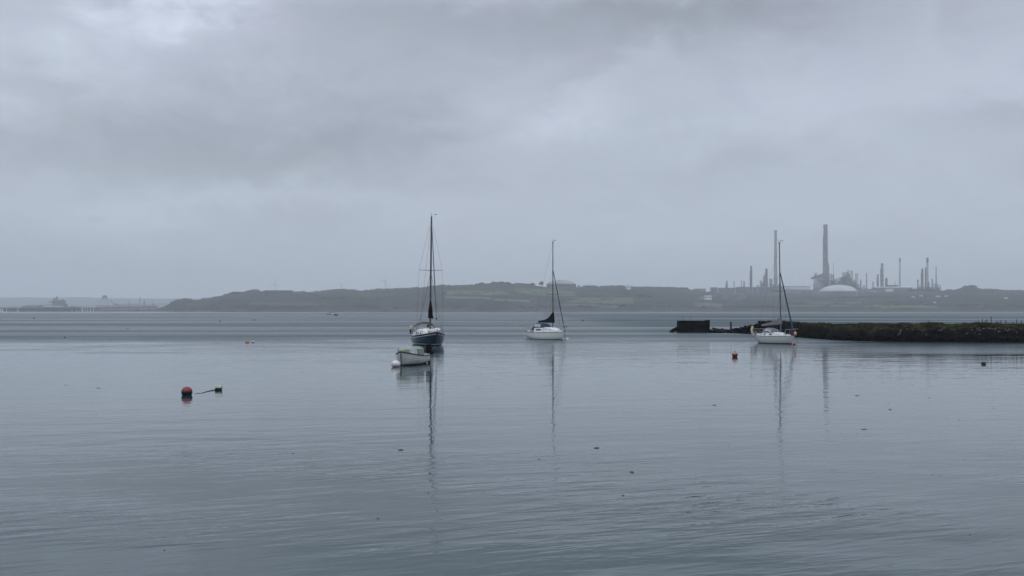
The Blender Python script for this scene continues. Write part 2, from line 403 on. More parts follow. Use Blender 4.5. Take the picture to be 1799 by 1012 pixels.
def far_ridge(name, tab, Y0, seed, col):
    vs = []; fs = []; us = [tab[0][0]+i*4 for i in range(int((tab[-1][0]-tab[0][0])/4)+1)]
    for u in us:
        H = CAMH + (HY-lerp_tab(tab, u))/F*Y0 + 3*noise.noise(Vector((u*.03, seed, 0))) + 1.5*noise.noise(Vector((u*.11, seed, 3)))
        for (dy, k) in ((-900, -.02), (-860, .04), (-600, .3), (-300, .72), (0, 1), (400, .8), (900, .2)):
            Y = Y0+dy; vs.append(((u-CX)/F*Y0, Y, H*k))
    for i in range(len(us)-1):
        for k in range(6): fs.append((i*7+k, (i+1)*7+k, (i+1)*7+k+1, i*7+k+1))
    m = MB(); m.add(vs, fs)
    return tag(m.build(name, mat('far_pasture', col, .95, vs=.004, var=.25, spec=.1), smooth=True), kind='structure')
far_ridge('distant_hills', [(-900,520),(-300,519),(0,522.5),(90,522.8),(130,522),(200,524),(280,524.5),(420,525),(900,520),(1800,522),(2600,519)], 8000, 2, (.05,.06,.045))
far_ridge('distant_shore', [(-600,538),(-40,536),(120,537.5),(190,535),(240,531.5),(262,532.5),(300,533),(420,538),(500,541)], 6300, 8, (.05,.055,.045))

# hedges and scrub along the skyline and field edges: many small crowns that read as one mass
def leafy_lump(mb, c, r, seed, n=26):
    rnd = random.Random(seed)
    for i in range(n):
        a = rnd.random()*6.283; q = rnd.random()**.5; zz = rnd.uniform(-.1, 1)
        k = math.sqrt(max(0, 1-zz*zz*.9))*q
        p = (c[0]+math.cos(a)*k*r, c[1]+math.sin(a)*k*r, c[2]+zz*r*.95)
        rr = r*rnd.uniform(.16, .34)
        mb.sphere(p, (rr*1.15, rr, rr*.85), 5, 4, .25, seed+i)
def make_scrub():
    mb = MB(); rnd = random.Random(3)
    def run(u0, u1, dens, r0, r1, off=0.0, srow=1.0):
        u = u0
        while u < u1:
            if noise.noise(Vector((u*.045, off, 7))) > -.12:
                yr = lerp_tab(YR, u); ys = lerp_tab(YS, u); Y = ys + (yr-ys)*srow + rnd.uniform(-12, 12); X = (u-CX)/F*Y
                r = rnd.uniform(r0, r1)*(.75+.5*abs(noise.noise(Vector((u*.07, 1, off)))))
                leafy_lump(mb, (X, Y, ground(X, Y)-r*.30), r, int(u*10), 11)
            u += rnd.uniform(.6, 1.4)*dens
    run(300, 466, 3.0, 2.5, 5); run(520, 838, 2.2, 2.5, 5.5); run(838, 945, 2.0, 4.5, 7); run(1020, 1250, 2.6, 2.5, 5)
    run(1640, 1690, 2.2, 3, 5); run(1688, 1726, 2.0, 5, 8); run(1726, 1800, 3, 2, 4)
    for k, (a, b, s) in enumerate([(700,900,.80),(780,1000,.52),(880,1120,.66),(990,1250,.42),(1000,1110,.30),(1240,1640,.50),(1380,1640,.25),(1640,1799,.7),(420,700,.7),(560,780,.45),(300,640,.12),(640,1240,.10),(1240,1799,.12),(1100,1300,.75)]):
        run(a, b, 3.6, 1.6, 3.4, k*3.1, s)
    tag(mb.build('hedgerow_scrub', mat('dark_scrub', (.030,.038,.022), .95, vs=.08, var=.3, spec=.1)), kind='stuff')
make_scrub()
def tree(u, Y, h, r, label, group='trees by the tank farm', slim=1.0):
    X = (u-CX)/F*Y; z = ground(X, Y); e = empty('tree', (X, Y, z), 0, label, 'tree', group)
    MB().tube([(0,0,-1),(0,0,h*.35),(r*.1,0,h*.8)], [h*.04, h*.03, h*.012], 6).build('trunk', mat('bark', (.05,.04,.03), .9), e)
    mb = MB(); rnd = random.Random(int(u))
    for i in range(46):
        t = rnd.random(); q = math.sqrt(max(.05, 1-(2*t-.9)**2))*rnd.random()**.5; a = rnd.random()*6.28
        rr = r*rnd.uniform(.14, .32); mb.sphere((math.cos(a)*q*r, math.sin(a)*q*r*slim, h*(.28+.68*t)), (rr, rr, rr*.8), 6, 4, .3, i)
    mb.build('crown', mat('crown_leaves', (.035,.045,.028), .95, vs=.4, var=.35, spec=.1), e)
tree(951, 2600, 12, 6, 'rounded tree just left of the domed tank on the hill', slim=1)
tree(1001.5, 2900, 19, 4.5, 'leftmost of the three upright trees right of the domed tank')
tree(1009, 2900, 18, 4, 'middle of the three upright trees right of the domed tank')
tree(1016, 2900, 16, 4.2, 'rightmost of the three upright trees right of the domed tank')
tree(1052.5, 2950, 9, 3.5, 'small round tree on the skyline right of the paler low dome')

# ---------------------------------------------------------------- refinery and other far buildings
CONC = mat('stack_concrete', (.15, .14, .15), .85, vs=.03, var=.15)
STK2 = mat('weathered_stack', (.24, .235, .245), .85, vs=.03, var=.12)
PLANT = mat('plant_steel', (.07, .075, .085), .7, vs=.1, var=.3)
PALEST = mat('pale_stack', (.33, .30, .30), .7, vs=.05)
TANKR = mat('tank_roof_pale', (.42, .44, .43), .6, vs=.03, var=.06)
TANKW = mat('tank_wall', (.17, .17, .19), .7, vs=.05, var=.1)
RDG = mat('ridge_tank_paint', (.045, .048, .046), .8, vs=.05, var=.1)
TANKD = mat('tank_wall_dark', (.085, .09, .10), .7, vs=.05, var=.15)
ROOFW = mat('pale_metal_roof', (.55, .55, .55), .5, vs=.03, var=.05)
BLDW = mat('white_cladding', (.68, .68, .70), .6, vs=.05, var=.04)
CAPD = mat('dark_stack_cap', (.045, .055, .055), .8)
def gpt(u, Y): X = (u-CX)/F*Y; return Vector((X, Y, ground(X, Y)))
def zat(py, Y): return CAMH + (HY-py)/F*Y
def ysolve(u, base):      # depth at which the hillside shows at that row of the photo
    ys, yr = lerp_tab(YS, u), lerp_tab(YR, u); best = yr
    for k in range(100, 10, -1):
        Y = ys+(yr-ys)*k/100; py = HY-(ground((u-CX)/F*Y, Y)-CAMH)/Y*F
        best = Y
        if py >= base: break
    return best
def mw(px, Y): return px/F*Y          # photo pixels to metres at depth Y
SG = 'refinery stacks and columns'
def stack(name, u, Y, top, w0, w1, label, m, cap=None, cat='chimney', platforms=0, ladder=False, flare=0, group=SG):
    g = gpt(u, Y); H = zat(top, Y)-g.z; e = empty(name, g, 0, label, cat, group)
    r0, r1 = mw(w0, Y)/2, mw(w1, Y)/2
    hc = H-(mw(cap, Y) if cap else 0)
    prof = [(r0*1.12, -4), (r0*1.08, 1), (r0, H*.04)]
    for k in range(1, 9):
        t = k/8; rr = r0 + (r1-r0)*(1-(1-t)**(1.0 if not flare else 2.0)); prof.append((rr, H*.04 + (hc-H*.04)*t))
    MB().lathe(prof, 20).build('shaft', m, e, True)
    if cap: MB().lathe([(r1*1.22, hc-1), (r1*1.25, hc), (r1*1.25, H-1), (r1*1.1, H)], 16).build('cap', CAPD, e, True)
    else: MB().lathe([(r1*1.10, H-4.5), (r1*1.10, H-1.5), (r1*.96, H+.6)], 16).build('rim', m, e, True)
    for k in range(platforms):
        zz = H*(.25+.68*k/max(1, platforms-.0)); b = MB()
        rr = r0+(r1-r0)*(zz/H)
        b.lathe([(rr*1.02, zz), (rr+1.6, zz), (rr+1.6, zz+1.2), (rr+1.45, zz+1.2), (rr+1.45, zz+.3), (rr*1.02, zz+.3)], 14, closed=False)
        b.build('platform', PLANT, e)
    if ladder:
        b = MB(); b.box((-(r0+r1)/2-.8, 0, H*.42), (1.2, 1.6, H*.84)); b.build('ladder_cage', PLANT, e)
    return e
stack('chimney', 1362.6, 3400, 404.9, 7.6, 4.6, 'pale tapering concrete chimney behind the white yacht mast', STK2, platforms=2, flare=1)
e = stack('chimney', 1450.2, 3300, 394.8, 10.4, 6.8, 'tallest and darkest concrete chimney rising over the white domed tank', CONC, platforms=0)
H = zat(394.8, 3300)-gpt(1450.2, 3300).z
b = MB(); r = mw(2.2, 3300); b.lathe([(r, 0), (r, H*.40), (r*.75, H*.44), (r*.2, H*.46)], 10, (mw(4.4, 3300), 0, 0)); b.build('side_flue', CONC, e, True)
b = MB(); b.box((-mw(3.6, 3300), 0, H*.83*.5), (mw(1.6, 3300), 4, H*.83)); b.build('lift_shaft', CONC, e)
for (u, Y, top, w0, w1, lab, m, cap, pf, lad) in [
 (1277.2, 3330, 493.5, 2.6, 2.3, 'short thick column, first from the left in the refinery', PLANT, None, 2, True),
 (1289.7, 3330, 494, 1.8, 1.2, 'short thin stack second from the left in the refinery', PLANT, None, 1, False),
 (1302.6, 3330, 492, 1.6, 1.0, 'thin stack just left of the stubby column', PLANT, None, 0, False),
 (1307.2, 3330, 494.5, 2.8, 2.4, 'stubby column right of the thin stack', PLANT, None, 2, False),
 (1319.8, 3300, 467.5, 4.0, 3.0, 'tall free standing column with platforms left of the pale chimney', PLANT, None, 5, True),
 (1346.5, 3320, 472.5, 6.0, 3.8, 'stout distillation column close to the pale chimney', PLANT, None, 4, True),
 (1341.8, 3320, 485, 2.4, 2.0, 'slim column beside the stout distillation column', PLANT, None, 2, False),
 (1464.2, 3350, 461.5, .9, .5, 'needle thin mast just right of the tallest chimney', PLANT, None, 0, False),
 (1512.3, 3330, 491.5, 2.4, 2.0, 'low column right of the lattice of process towers', PLANT, None, 1, False),
 (1522.4, 3350, 480, 2.0, 1.5, 'single slender column right of the process towers', PLANT, None, 2, False),
 (1533.8, 3350, 495, 2.2, 1.8, 'short stub left of the paired columns', PLANT, None, 0, False),
 (1542.4, 3350, 482.4, 3.0, 2.4, 'lower of the paired columns in the right half of the refinery', PLANT, None, 2, True),
 (1549.8, 3350, 463, 5.6, 4.0, 'taller of the paired columns with a rounded top', STK2, None, 4, True),
 (1557.2, 3350, 489, 4.6, 3.8, 'squat rounded vessel right of the paired columns', PLANT, None, 1, False),
 (1572.6, 3400, 494, 1.4, 1.0, 'tiny pale vent stack near the dark capped stack', PALEST, None, 0, False),
 (1580.9, 3420, 453.4, 3.0, 2.2, 'pale slender stack with a small dark cap standing alone', PALEST, 6.5, 0, False),
 (1612.6, 3380, 491.5, 2.2, 2.0, 'short dark capped stack above the dark trees', PLANT, 3.5, 0, False),
 (1620.5, 3330, 472.4, 3.8, 3.4, 'thick ribbed column, leftmost of the right hand cluster', PLANT, None, 5, True),
 (1626.2, 3340, 470, 2.4, 2.0, 'knobbly thin column squeezed beside the pale capped stack', PLANT, None, 7, False),
 (1629.4, 3420, 452.9, 4.4, 3.2, 'tallest pale stack with a dark cap in the right hand cluster', PALEST, 7.5, 0, False),
 (1637.9, 3330, 490, 2.2, 1.8, 'short stack with a thick top in the right hand cluster', PLANT, 3.0, 2, False),
 (1644.6, 3330, 467.5, 2.6, 1.1, 'thin lattice flare at the right end of the refinery', PLANT, None, 1, False),
 (1631.8, 3330, 496, 2.6, 2.2, 'low vessel at the foot of the tallest pale capped stack', PLANT, None, 1, False),
]:
    stack('column' if cap is None else 'stack', u, Y, top, w0, w1, lab, m, cap, 'column' if cap is None else 'chimney', pf, lad)
# open process structures: frames of floors and posts with vessels inside
def frame_tower(u0, u1, Y, top, label, seed, floors=5, m=PLANT, cat='process unit', dense=.8):
    uc = (u0+u1)/2; g = gpt(uc, Y); Wd = mw(u1-u0, Y); H = zat(top, Y)-g.z; rnd = random.Random(seed)
    e = empty('process_unit', g, 0, label, cat, 'refinery process units')
    nx = max(2, int(Wd/7)); b = MB(); D_ = min(Wd, 22)
    tops = [H*rnd.uniform(.62, 1.0) for _ in range(nx+1)]; tops[rnd.randrange(nx+1)] = H
    for i in range(nx+1):
        for yy in (-D_/2, 0, D_/2): b.box((-Wd/2+Wd*i/nx, yy, tops[i]/2-1), (1.3, 1.3, tops[i]+2))
    for k in range(1, floors+1):
        zz = H*k/(floors+.3)
        for i in range(nx):
            if min(tops[i], tops[i+1]) > zz-1: b.box((-Wd/2+Wd*(i+.5)/nx, 0, zz), (Wd/nx+.6, D_, .8))
    for i in range(nx):
        if rnd.random() < .8:
            a = -Wd/2+Wd*i/nx; z0 = H*rnd.choice((.05, .2, .4)); z1 = z0+H*.2
            b.tube([(a, -D_/2-.3, z0), (a+Wd/nx, -D_/2-.3, z1)], .45, 4)
    b.build('steel_frame', m, e)
    for i in range(nx):
        if rnd.random() < .95*dense:
            z0 = min(tops[i], tops[i+1])*rnd.uniform(.1, .6); MB().box((-Wd/2+Wd*(i+.5)/nx, rnd.uniform(-.2, .2)*D_, z0+H*.08), (Wd/nx*rnd.uniform(.7, 1.1), D_*.6, H*rnd.uniform(.18, .38)), taper=rnd.uniform(.6, 1)).build('equipment_house', m, e)
        if rnd.random() < dense:
            x_ = -Wd/2+Wd*(i+.5)/nx; t0 = min(tops[i], tops[i+1])*rnd.uniform(.55, 1.02); r = min(Wd/nx*.46, 3.6)
            MB().lathe([(r, 0), (r, t0-1.5), (r*.6, t0)], 10, (x_, 0, 0)).build('vessel', m, e, True)
frame_tower(1331, 1342, 3340, 493, 'low open steel frame left of the stout distillation column', 1, 3)
frame_tower(1353, 1359, 3350, 489.5, 'narrow steel frame at the left foot of the pale chimney', 2, 4)
frame_tower(1366, 1371, 3350, 495, 'small steel frame at the right foot of the pale chimney', 3, 3)
frame_tower(1433, 1463, 3290, 479.5, 'dense boiler house frame wrapped round the tallest chimney', 4, 6, dense=1)
frame_tower(1431, 1448, 3300, 485, 'stepped plant under the sloping conveyor left of the tallest chimney', 14, 5, dense=1)
frame_tower(1463, 1481, 3310, 486.5, 'stepped process frame right of the tallest chimney', 5, 5, dense=1)
frame_tower(1482, 1505, 3320, 475, 'tall jagged cluster of process towers above the domed tank', 6, 7, dense=1)
frame_tower(1508, 1518, 3340, 499, 'low pipework frame right of the jagged process towers', 7, 3)
frame_tower(1614, 1650, 3360, 498.5, 'long low pipework frame at the foot of the right hand cluster', 8, 3)
frame_tower(1264, 1276, 3350, 503.5, 'low pipework at the left end of the refinery', 9, 2)
# pieces in the towers that stand out against the sky
e = empty('process_tower', gpt(1490, 3310), 0, 'pointed tower in the middle of the jagged process cluster', 'process unit', 'refinery process units')
g = gpt(1490, 3310); H = zat(474, 3310)-g.z
MB().lathe([(4.4, 0), (4.4, H*.8), (2.2, H*.86), (1.2, H)], 10).build('vessel', PLANT, e, True)
for k in (.3, .45, .6, .72, .82): MB().box((0, 0, H*k), (11, 9, .9)).build('platform', PLANT, e)
e = empty('conveyor', gpt(1437, 3270), 0, 'sloping enclosed conveyor gallery left of the tallest chimney', 'conveyor')
g = gpt(1437, 3270); b = MB()
pa = P(1425, 489, 3270)-g; pb = P(1446, 483, 3270)-g
b.loft([[pa+Vector((0,-3,-3)), pa+Vector((0,3,-3)), pa+Vector((0,3,2.5)), pa+Vector((0,-3,2.5))], [pb+Vector((0,-3,-9)), pb+Vector((0,3,-9)), pb+Vector((0,3,5)), pb+Vector((0,-3,5))]])
b.build('gallery', PLANT, e)
b = MB(); q = P(1434, 486, 3270)-g; b.box(q, (8, 8, 8)); b.build('transfer_house', PLANT, e)
b = MB(); [b.tube([(P(uu, 490, 3270)-g), (P(uu+.5, 514, 3270)-g)], 1.0, 5) for uu in (1430, 1437, 1442)]; b.build('trestle', PLANT, e)
# storage tanks
def tank(name, u0, u1, Y, top, base, dome, label, wall=TANKW, roof=TANKW, group='storage tanks'):
    uc = (u0+u1)/2; X = (uc-CX)/F*Y; zb = zat(base, Y); zt = zat(top, Y); r = mw(u1-u0, Y)/2
    e = empty(name, (X, Y, zb), 0, label, 'storage tank', group)
    MB().lathe([(r, -6), (r, zt-zb-.9), (r*1.012, zt-zb-.9), (r*1.012, zt-zb)], 48).build('wall', wall, e, True)
    hd = mw(dome, Y); n = 12
    MB().lathe([(r*math.cos(R(90)*k/n)*1.0+.01, zt-zb+.02+hd*math.sin(R(90)*k/n)**1.25) for k in range(n+1)], 48).build('domed_roof' if dome > 2 else 'roof', roof, e, True)
    b = MB(); b.loft([[(math.cos(a0)*(r+q), math.sin(a0)*(r+q), z_) for q, z_ in ((.05, zz-.3), (1.3, zz-.3), (1.3, zz+.3), (.05, zz+.3))] for a0, zz in [(-2.4+k*.09, .4+k/13*(zt-zb-.4)) for k in range(14)]])
    b.build('stair', PLANT, e)
    return e
tank('domed_tank', 1440.3, 1505.3, ysolve(1472, 519.0), 512.2, 519.8, 11.9, 'huge pale domed storage tank below the tallest chimney', TANKW, TANKR)
tank('domed_tank', 960, 1012, 2750, 499.8, 507, 8.0, 'wide domed tank on the hilltop behind the middle yacht mast', TANKD, mat('tank_roof_mid', (.25,.25,.26), .6, vs=.03), )
tank('domed_tank', 1024, 1050, 2900, 502.2, 507.5, 3.6, 'smaller pale low dome right of the hilltop tank', TANKD, mat('tank_roof_dull', (.33,.34,.33), .6, vs=.03))
for i, (a, b_, tp, bs, Yt, lab) in enumerate([(1054,1074,502.4,510,2920,'flat dark tank right of the pale low dome'),(1074,1096,502.2,510,2930,'flat dark tank left of the white control block'),
  (1108,1131,504,511,2960,'flat tank right of the white control block'),(1131,1160,504.6,511,2975,'wide low tank mid way along the ridge'),(1160,1190,504.8,512,2990,'wide low tank at the right end of the ridge'),
  (1192,1209,505.3,511,3020,'squat grey tank left of the flat block'),(1262,1292,506,517,3180,'dark tank at the left end of the refinery tank row'),(1293,1322,504.5,517,3190,'dark tank second in the refinery tank row'),
  (1323,1352,504.5,516.5,3190,'dark tank third in the refinery tank row'),(1353,1376,503,516.5,3200,'grey tank just behind the white yacht mast'),(1377,1408,509,517,3160,'low grey tank below the long pale shed'),
  (1409,1438,509.5,517,3160,'low grey tank left of the huge domed tank'),(1250,1279,517,525,ysolve(1265,524.5),'pale low tank in the front row at left'),(1281,1309,517,524.5,ysolve(1295,524),'pale low tank in the middle of the front row'),(1508,1535,508,516,3200,'low tank right of the huge domed tank')]):
    tank('storage_tank', a, b_, Yt, tp, bs, .5, lab, *((RDG, RDG) if 1050 < a < 1200 else (TANKD, TANKD) if tp < 507 else (TANKW, TANKW)))
def block(name, u0, u1, Y, top, base, label, wall, roof, cat='building', dep=16, win=0, group=None, pitched=0):
    uc = (u0+u1)/2; X = (uc-CX)/F*Y; zb = zat(base, Y); h = zat(top, Y)-zb; wd = mw(u1-u0, Y)
    e = empty(name, (X, Y, zb), 0, label, cat, group)
    MB().box((0, 0, h/2-3), (wd, dep, h+6)).build('wall', wall, e)
    if pitched:
        hp = mw(pitched, Y)
        MB().loft([[(-wd/2-.4, -dep/2-.4, h+.02), (-wd/2-.4, dep/2+.4, h+.02), (-wd/2-.4, 0, h+hp)], [(wd/2+.4, -dep/2-.4, h+.02), (wd/2+.4, dep/2+.4, h+.02), (wd/2+.4, 0, h+hp)]]).build('roof', roof, e)
    else: MB().box((0, 0, h+.45), (wd+.8, dep+.8, .85)).build('roof', roof, e)
    for k in range(win): MB().box((-wd/2+wd*(k+.5)/win, -dep/2-.04, h*.55), (wd/win*.45, .12, h*.25)).build('window', GLASS, e)
    return e
block('control_block', 1100, 1107.5, ysolve(1103.7, 508), 501.9, 508.5, 'small white block standing on the skyline among low tanks', BLDW, BLDW, dep=10, win=2)
block('white_building', 1236.5, 1249, ysolve(1243, 526.5), 518.8, 527, 'bright white square building on the slope left of the refinery', BLDW, TANKW, dep=14, win=3)
block('grey_building', 1228, 1236, ysolve(1232, 525.5), 520.5, 526, 'grey annex against the left side of the white square building', TANKW, TANKD, dep=14)
block('plant_building', 1220.5, 1239, 3120, 507.8, 517, 'flat roofed grey plant building on the ridge left of the refinery', TANKW, TANKD, dep=20, win=4)
block('plant_building', 1248.8, 1260, 3120, 505.6, 516, 'taller narrow grey plant building left of the refinery', TANKD, TANKD, dep=20, win=2)
block('process_shed', 1371, 1421, 3240, 503.4, 509, 'long pale shed under a dark flat roof between the two chimneys', ROOFW, PLANT, dep=26)
block('long_shed', 1534, 1600, 3230, 505.2, 508.5, 'very long low shed with a pale roof right of the domed tank', TANKD, ROOFW, dep=30, pitched=1.3)
block('low_shed', 1556, 1568, ysolve(1562, 511.5)-60, 508.7, 511, 'small pale shed in front of the very long shed', ROOFW, ROOFW, dep=12, pitched=.8)
block('rear_shed', 1560, 1576, 3330, 501.5, 506, 'dark shed behind the very long pale roofed shed', PLANT, PLANT, dep=20)
for (u, py, Y, wpx, lab) in [(1662.5,520.5,2650,5,'small white cottage with a steep gable right of the refinery'),(1618.5,520,2750,4,'tiny pale cottage below the dark trees'),(1642,531.5,2400,3,'tiny pale cottage low on the slope'),(1767.5,524,2500,5,'white cottage standing alone near the right edge'),(1604,522,2750,5,'long tiny pale cottage left of the cottages below the trees'),(1648,521,2700,7,'low white farm building on the slope below the flare')]:
    block('cottage', u-wpx/2, u+wpx/2, ysolve(u, py+.8), py-1.3, py+1, lab, BLDW, TANKD, 'house', dep=6, group='cottages on the slope', pitched=1.2)
# fort on the headland
STONE = mat('fort_stone', (.055, .06, .05), .9, vs=.2)
def fort(u0, u1, Y, top, label, n):
    uc = (u0+u1)/2; X = (uc-CX)/F*Y; zb = zat(515, Y); h = zat(top, Y)-zb; wd = mw(u1-u0, Y)
    e = empty('fort_wall', (X, Y, zb), 0, label, 'fort', 'old fort on the headland')
    MB().box((0, 0, h/2-5), (wd, 26, h+10), taper=.995).build('rampart', STONE, e)
    b = MB(); [b.box((-wd/2+wd*(k+.5)/n, -12.2, h+.4), (wd/n*.7, 1.4, .8)) for k in range(n)]; b.build('parapet', STONE, e)
    for k in range(n): MB().box((-wd/2+wd*(k+.5)/n, -13.03, h*.45), (1.6, .1, 1.4)).build('gun_port', BLACK, e)
fort(466, 514, 2560, 510.7, 'long level fort rampart on the headland skyline', 9)
fort(409, 428, 2560, 513.3, 'shorter fort rampart at the left end of the skyline knoll', 4)
# dark wood by the right hand cluster
def wood():
    mb = MB(); rnd = random.Random(11)
    for i in range(90):
        u = rnd.uniform(1600, 1641); Y = rnd.uniform(3060, 3150); X = (u-CX)/F*Y
        leafy_lump(mb, (X, Y, zat(512, Y)-2), rnd.uniform(6, 9.5), i*31, 12)
    for i in range(26):
        u = rnd.uniform(1540, 1600); Y = rnd.uniform(3060, 3140); X = (u-CX)/F*Y
        leafy_lump(mb, (X, Y, zat(514, Y)-2), rnd.uniform(3, 6), i*37, 9)
    tag(mb.build('distant_wood', mat('dark_scrub', (.03,.04,.02), .95)), kind='stuff')
wood()
# wind turbines beyond the ridge
TURB = mat('turbine_white', (.34, .35, .36), .5)
def turbine(u, hub, Y, a0, label, bl):
    X = (u-CX)/F*Y; H = zat(hub, Y); e = empty('wind_turbine', (X, Y, 0), R(20), label, 'wind turbine', 'wind turbines beyond the ridge')
    MB().lathe([(2.2, 0), (1.2, H)], 12).build('tower', TURB, e, True)
    MB().box((0, 1, H+1), (3, 8, 3)).build('nacelle', TURB, e)
    for k in range(3):
        a = R(a0+120*k); d = Vector((math.sin(a), 0, math.cos(a))); c = Vector((0, -4, H+1))
        MB().tube([c, c+d*bl*.2, c+d*bl], [.8, 1.5, .3], 5).build('blade', TURB, e)
turbine(483, 499, 5200, 10, 'faint left hand wind turbine above the fort skyline', 30)
turbine(677, 494, 5200, 35, 'faint wind turbine above the ridge left of the blue yacht mast', 26)
turbine(600, 501, 5600, 60, 'faintest small wind turbine between the other two', 22)

# ---------------------------------------------------------------- jetty and tankers at the far left
JET = mat('jetty_concrete', (.025, .026, .026), .85, vs=.1, var=.2)
def jetty():
    Y = 2600
    e = empty('jetty', ((140-CX)/F*Y, Y, 0), 0, 'long dark oil jetty on piles running in from the left edge', 'jetty')
    o = e.location
    top = zat(540.6, Y); top2 = zat(538.4, 2480)
    def Q(u, z, dy=0): return (mw(u-140, Y), dy, z)
    x0, x1 = mw(-240-140, Y), mw(178-140, Y)
    MB().box(((x0+x1)/2, 0, top-.8), (x1-x0, 12, 1.6)).build('deck', JET, e)
    b = MB(); p0 = Vector(Q(176, top-.6)); p1 = Vector((mw(286-140, Y), -40, top2-.8))
    b.loft([[p0+Vector((0,-5,-.9)), p0+Vector((0,5,-.9)), p0+Vector((0,5,.9)), p0+Vector((0,-5,.9))], [p1+Vector((0,-5,-.9)), p1+Vector((0,5,-.9)), p1+Vector((0,5,.9)), p1+Vector((0,-5,.9))]])
    b.build('approach_bridge', JET, e)
    gaps = [(0,2),(3.2,5.8),(11,12.8),(30.6,32.6),(125.6,127.4),(133,135.4),(138,139.3),(143,146.4),(149,150.5),(153,154.7),(158,160),(163,165),(168,170)]
    cur = -240.0
    for (a, c) in gaps+[(174, 176)]:
        xa, xb = mw(cur-140, Y), mw(a-140, Y); MB().box(((xa+xb)/2, 0, (top-1.62)/2-.5), (xb-xa, 1.4, top-.64)).build('caisson', JET, e); cur = c
    for k in range(26):
        t = k/26; p = p0.lerp(p1, t+.02); MB().tube([(p.x, p.y, -2), (p.x, p.y, p.z-.9)], .7, 6).build('pile', JET, e)
    for (u, h) in [(135,3.5),(155,4),(189,6.5),(212,3),(227,12),(253,11),(269,9)]:
        MB().tube([Q(u, top-.1), Q(u, top+h)], .45, 5).build('lamp_post', JET, e)
jetty()
b = MB(); rnd = random.Random(5)
for i in range(60):
    u = rnd.uniform(176, 282); Y = rnd.uniform(2560, 2700); b.sphere(((u-CX)/F*Y, Y, 0), (rnd.uniform(9, 22), 9, rnd.uniform(1.5, 4.6)), 8, 6, .3, i)
tag(b.build('rocks', mat('shore_rock', (.05,.052,.05), .9, vs=.1), ), kind='structure')
SHIPG = mat('ship_grey', (.045, .05, .055), .6, vs=.03); SHIPR = mat('ship_red', (.24, .085, .08), .6, vs=.03); SHIPW = mat('ship_white', (.40, .42, .45), .5, vs=.03)
def ship_hull(L, B_, h, sheer):
    secs = []
    for k in range(15):
        t = k/14; x_ = -L/2+L*t; bb = B_/2*(1-max(0, (t-.82)/.18)**2)*(1-.35*max(0, (.1-t)/.1)); zt = h + sheer*max(0, (t-.85)/.15) + sheer*.3*max(0, (.12-t)/.12)
        bb = max(bb, .2); secs.append([(x_, -bb, zt), (x_, -bb*.98, h*.3), (x_, -bb*.7, -4), (x_, bb*.7, -4), (x_, bb*.98, h*.3), (x_, bb, zt)])
    return MB().loft(secs)
def tanker_grey():
    Y = 3500; e = empty('tanker', ((88-CX)/F*Y, Y, 0), math.pi, 'dark grey ship with stacked upperworks moored behind the jetty at left', 'ship')
    q = lambda u, py: (-(mw(u-88, Y)), zat(py, Y))
    ship_hull(mw(100, Y), 22, zat(539.3, Y), 4).build('hull', SHIPG, e, False)
    def bx(n, u0, u1, y0, y1, d=14, m=SHIPG):
        (xa, zt), (xb, zb) = q(u0, y0), q(u1, y1); MB().box(((xa+xb)/2, 0, (zt+zb)/2), (abs(xb-xa), d, zt-zb)).build(n, m, e)
    bx('forecastle', 46, 68, 536.2, 539.5, 16); bx('winch_house', 71, 75, 535.8, 539.5); bx('breakwater_screen', 79, 92, 535.2, 536.4)
    bx('superstructure', 93.5, 114, 528.5, 537.5, 18, mat('ship_grey_pale', (.10,.11,.12), .6, vs=.03)); bx('bridge', 93, 114, 528, 530.3, 20); bx('bridge_wing', 92, 100, 529.5, 532.5, 24); bx('aft_deckhouse', 112, 118, 534, 539)
    bx('funnel', 94.5, 97, 523.5, 528.2, 5); bx('funnel', 99, 101.2, 521.5, 528.2, 5); bx('radar_house', 108.5, 111.5, 525.5, 528.2, 6); bx('stern_house', 125, 132, 538, 540)
    for (u, t_, b2) in [(86.6, 527.5, 536), (100, 520.5, 523), (104, 524, 528)]:
        (xa, zt), (_, zb) = q(u, t_), q(u, b2); MB().tube([(xa, 0, zb), (xa, 0, zt)], 1.0, 6).build('mast', SHIPG, e)
tanker_grey()
